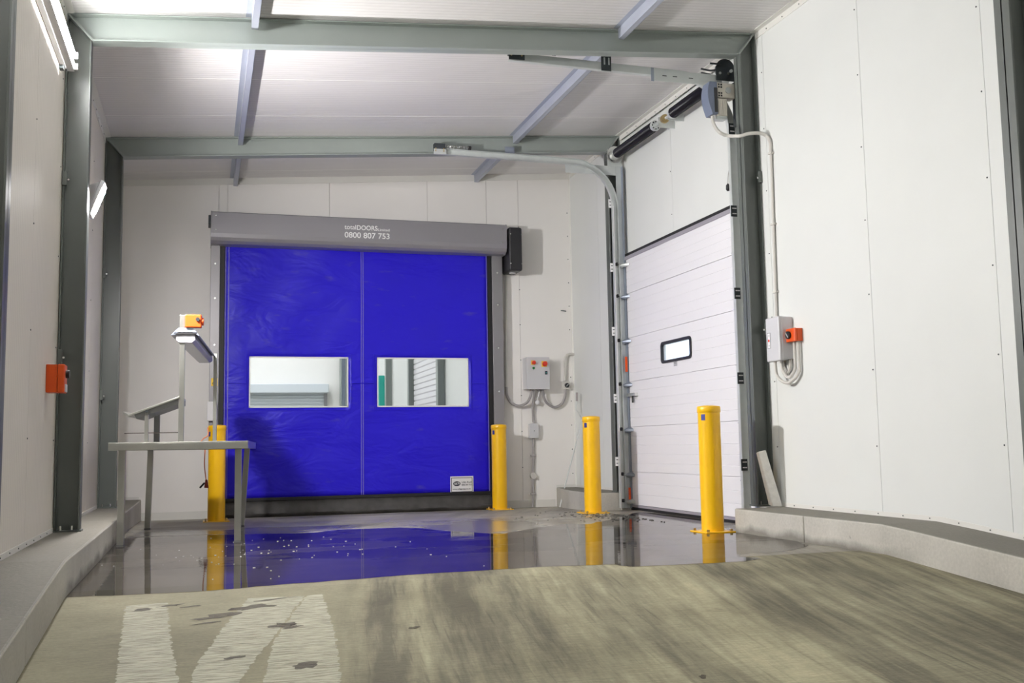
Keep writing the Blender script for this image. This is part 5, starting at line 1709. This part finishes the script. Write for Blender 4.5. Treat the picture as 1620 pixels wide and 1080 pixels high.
MB().hexa([(tx0 + 0.07, ty0 + 0.02, sl(tx0 + 0.07) - 0.045), (tx1, ty0 + 0.02, sl(tx1) - 0.045), (tx1, ty1 - 0.02, sl(tx1) - 0.045), (tx0 + 0.07, ty1 - 0.02, sl(tx0 + 0.07) - 0.045),
           (tx0 + 0.05, ty0 + 0.02, sl(tx0 + 0.05)), (tx1, ty0 + 0.02, sl(tx1)), (tx1, ty1 - 0.02, sl(tx1)), (tx0 + 0.05, ty1 - 0.02, sl(tx0 + 0.05))]).build('tray_frame', MT['stainless_d'], gs, local=True)
MB().box(0.262, 0.295, 0.23, 0.255, 0.0, sl(0.28)).build('tray_leg', MT['stainless'], gs, bevel=0.002, local=True)
MB().box(0.285, 0.335, 0.70, 0.74, 0.0, sl(0.31)).build('tray_leg', MT['stainless_d'], gs, bevel=0.002, local=True)
MB().cyl((0.28, 0.222, sl(0.28) - 0.01), (0.28, 0.212, sl(0.28) - 0.01), 0.012, 8).build('bolt', MT['galv_dark'], gs, local=True)
MB().tube([(0.095, 0.235, 0.082), (0.565, 0.235, 0.084)], 0.0045, 6).build('thin_rod', MT['rust'], gs, local=True)
# overhead lamp: folded reflector over a prismatic diffuser, running the length of the table
ly0, ly1 = 0.19, TL + 0.02
rx = 0.60
prof = [(rx - 0.125, 0.945), (rx - 0.095, 0.98), (rx - 0.06, 1.012), (rx + 0.06, 1.012), (rx + 0.095, 0.975), (rx + 0.118, 0.945), (rx + 0.112, 0.94), (rx + 0.06, 0.975), (rx - 0.06, 0.975), (rx - 0.09, 0.95)]
lp = MB().prism(prof, 1, ly0, ly1).build('lamp_reflector', MT['galv_blue'], gs, local=True)
MB().prism([(rx - 0.075, 0.965), (rx + 0.075, 0.965), (rx + 0.085, 0.905), (rx + 0.055, 0.88), (rx - 0.055, 0.88), (rx - 0.085, 0.905)], 1, ly0 + 0.015, ly1 - 0.015).build('lamp_diffuser', MT['diffuser'], lp, bevel=0.004, local=True)
MB().box(rx - 0.10, rx + 0.10, ly0 + 0.0, ly0 + 0.012, 0.955, 0.972).build('end_strip', MT['black'], lp, local=True)
# orange isolator at the top of the near pole
MB().box(0.597, 0.735, 0.17, 0.262, 1.015, 1.13).build('isolator_box', MT['orange'], gs, bevel=0.008, local=True)['label'] = 'orange isolator box'
MB().cyl((0.705, 0.17, 1.085), (0.705, 0.155, 1.085), 0.018, 14).build('isolator_knob', MT['black'], gs, local=True)
MB().cyl((0.735, 0.215, 1.07), (0.752, 0.215, 1.07), 0.035, 14).build('isolator_collar', MT['orange'], gs, local=True)

# orange lead with plug hanging off the back of the table
e0 = aty(329, 676, 11.90)
e1 = aty(329, 688, 11.88)
e2 = aty(322, 693.5, 11.80)
e3 = aty(317, 698, 11.74)
e3.z = TH + 0.008
e4 = aty(322, 699, 11.86)
e4.z = TH + 0.008
e5 = aty(324.5, 706, 11.97)
e6 = aty(323.5, 735, 11.97)
e7 = aty(326, 759, 11.97)
ex = thing('extension_lead', tuple(e7), 'orange lead with a dark red plug hanging behind the steel table by the bollard', 'cable')
MB().tube(smooth_path([e0, e1, e2, e3, e4, e5, e6, e7], 6), 0.006, 8).build('lead', MT['cable_orange'], ex, smooth=True)
MB().hexa([e7 + Vector((-0.020, -0.02, -0.085)), e7 + Vector((0.03, -0.02, -0.09)), e7 + Vector((0.03, 0.02, -0.09)), e7 + Vector((-0.02, 0.02, -0.085)),
           e7 + Vector((-0.008, -0.01, 0.005)), e7 + Vector((0.014, -0.01, 0.005)), e7 + Vector((0.014, 0.01, 0.005)), e7 + Vector((-0.008, 0.01, 0.005))]).build('plug', MT['plug'], ex, bevel=0.005)
MB().bar(e7 + Vector((-0.015, 0, -0.03)), e7 + Vector((-0.065, 0, -0.085)), 0.018, 0.02).build('adaptor', MT['black'], ex, bevel=0.003)

# ------------------------------------------------------------------ the hall behind the blue door
FY = 34.0
m = MB()
m.box(-8, 5.3, YB + 0.1, FY, -0.3, -0.06)
tag(m.build('floor_far', MT['floor']), kind='structure')
wf_ = thing('wall_far', (1, FY, 0), kind='structure')
MB().box(-8, 5.3, FY, FY + 0.2, -0.1, 6.6).build('wall_sheet', MT['wall_b'], wf_)
wrf = thing('wall_far_right', (XR, 24, 0), kind='structure')
m = MB()
m.box(5.06, 5.3, YB + 0.14, 22.6, -0.1, 6.6)
m.box(5.06, 5.3, 25.4, FY, -0.1, 6.6)
m.box(5.06, 5.3, 22.6, 25.4, 4.2, 6.6)
m.build('wall_sheet', MT['wall_r'], wrf)
MB().box(-8.2, -8, YB + 0.1, FY, -0.1, 6.6).build('wall_far_left', MT['wall_b'])['kind'] = 'structure'
MB().box(-8.2, 5.3, YB + 0.1, FY + 0.2, 6.6, 6.8).build('ceiling_far', MT['joint'])['kind'] = 'structure'
MB().box(-8.2, XL - 0.12, YB + 0.02, YB + 0.14, -0.1, 6.6).build('wall_far_front', MT['wall_b'])['kind'] = 'structure'
MB().box(XL - 0.3, 5.3, YB + 0.141, YB + 0.2, 4.6, 6.8).build('wall_far_header', MT['wall_b'])['kind'] = 'structure'
# roller shutter on the far wall
sh = thing('roller_shutter', (1.5, FY, 0), 'pale roller shutter seen through the left window of the blue door', 'shutter')
x0_, x1_ = -2.2, aty(512, 620, FY).x
ztop = aty(500, 608, FY).z
MB().box(x0_ - 0.1, x1_ + 0.12, FY - 0.45, FY - 0.002, ztop - 0.30, ztop).build('shutter_box', MT['shutter'], sh, bevel=0.03)
MB().box(x1_, x1_ + 0.10, FY - 0.15, FY - 0.002, 0, ztop - 0.30).build('guide', MT['guide'], sh)
z = 0.0
while z < ztop - 0.32:
    MB().prism([(FY - 0.10, z), (FY - 0.125, z + 0.03), (FY - 0.125, z + 0.075), (FY - 0.10, z + 0.10), (FY - 0.08, z + 0.10), (FY - 0.08, z)], 0, x0_, x1_).build('slat', MT['shutter'], sh)
    z += 0.102
# steel columns of the far hall
for (pa, pb, lb) in ((609.5, 621, 'grey steel column in the far hall, left of three seen through the right window'),
                     (645, 657, 'dark grey steel column in the far hall beside the white side door, middle of three'),
                     (691, 704.5, 'dark grey steel column in the far hall, right of three seen through the right window')):
    p = atx((pa + pb) / 2, 600, 4.98)
    q0, q1 = aty(pa, 600, p.y).x, aty(pb, 600, p.y).x
    t = thing('far_column', (q0, p.y, -0.06), lb, 'column', 'steel columns of the far hall')
    MB().box(q0, q0 + 0.02, p.y - 0.09, p.y + 0.09, -0.06, 6.5).build('flange', MT['steel_r'], t)
    MB().box(q1 - 0.02, q1, p.y - 0.09, p.y + 0.09, -0.06, 6.5).build('flange', MT['steel_r'], t)
    MB().box(q0 + 0.02, q1 - 0.02, p.y - 0.006, p.y + 0.006, -0.06, 6.5).build('web', MT['steel_r'], t)
t = thing('far_column', (4.3, FY - 0.2, -0.06), 'grey steel column in the far hall seen at the right side of the left window', 'column', 'steel columns of the far hall')
p0, p1 = aty(538.5, 600, FY - 0.3).x, aty(548, 600, FY - 0.3).x
MB().box(p0, p0 + 0.04, FY - 0.32, FY - 0.05, -0.06, 6.5).build('flange', MT['steel_r'], t)
MB().box(p1 - 0.02, p1 + 0.02, FY - 0.32, FY - 0.05, -0.06, 6.5).build('flange', MT['steel_r'], t)
MB().box(p0 + 0.04, p1 - 0.02, FY - 0.19, FY - 0.17, -0.06, 6.5).build('web', MT['galv_blue'], t)
# white louvred side door of the far hall
ld = thing('side_door', (5.06, 24, 0), 'white ribbed sectional side door in the far hall seen through the right window', 'door')
z = 0.0
while z < 4.15:
    MB().prism([(5.05, z), (5.02, z + 0.02), (5.02, z + 0.118), (5.05, z + 0.124), (5.09, z + 0.124), (5.09, z)], 1, 22.62, 25.38).build('slat', MT['doorpanel'], ld)
    z += 0.13
# green panel in the far right corner
p = aty(604, 600, 29.6)
tag(MB().box(p.x - 0.10, p.x + 0.07, 29.5, 29.62, -0.06, aty(604, 594, 29.6).z).build('strip_curtain', MT['teal'], None, bevel=0.02), 'teal folded curtain far away at the left side of the right window', 'curtain')
for (x, y) in ((-4, 17), (0, 17), (-4, 22), (0.5, 22), (-4, 27), (0.5, 27), (-2, 31), (2.5, 31)):  # fill lamps out of view, added in place of the hall's daylight
    lt = thing('hall_fill_light', (x, y, 6.5), 'long unseen lamp added to light the hall behind the blue door', 'light', 'added lamps lighting the far hall')
    MB().box(x - 0.25, x + 0.25, y - 0.9, y + 0.9, 6.50, 6.599).build('housing', MT['white'], lt)
    MB().box(x - 0.22, x + 0.22, y - 0.87, y + 0.87, 6.485, 6.499).build('lens', MT['hallfill'], lt)

for o in bpy.data.objects:
    if '_o' in o:
        del o['_o']
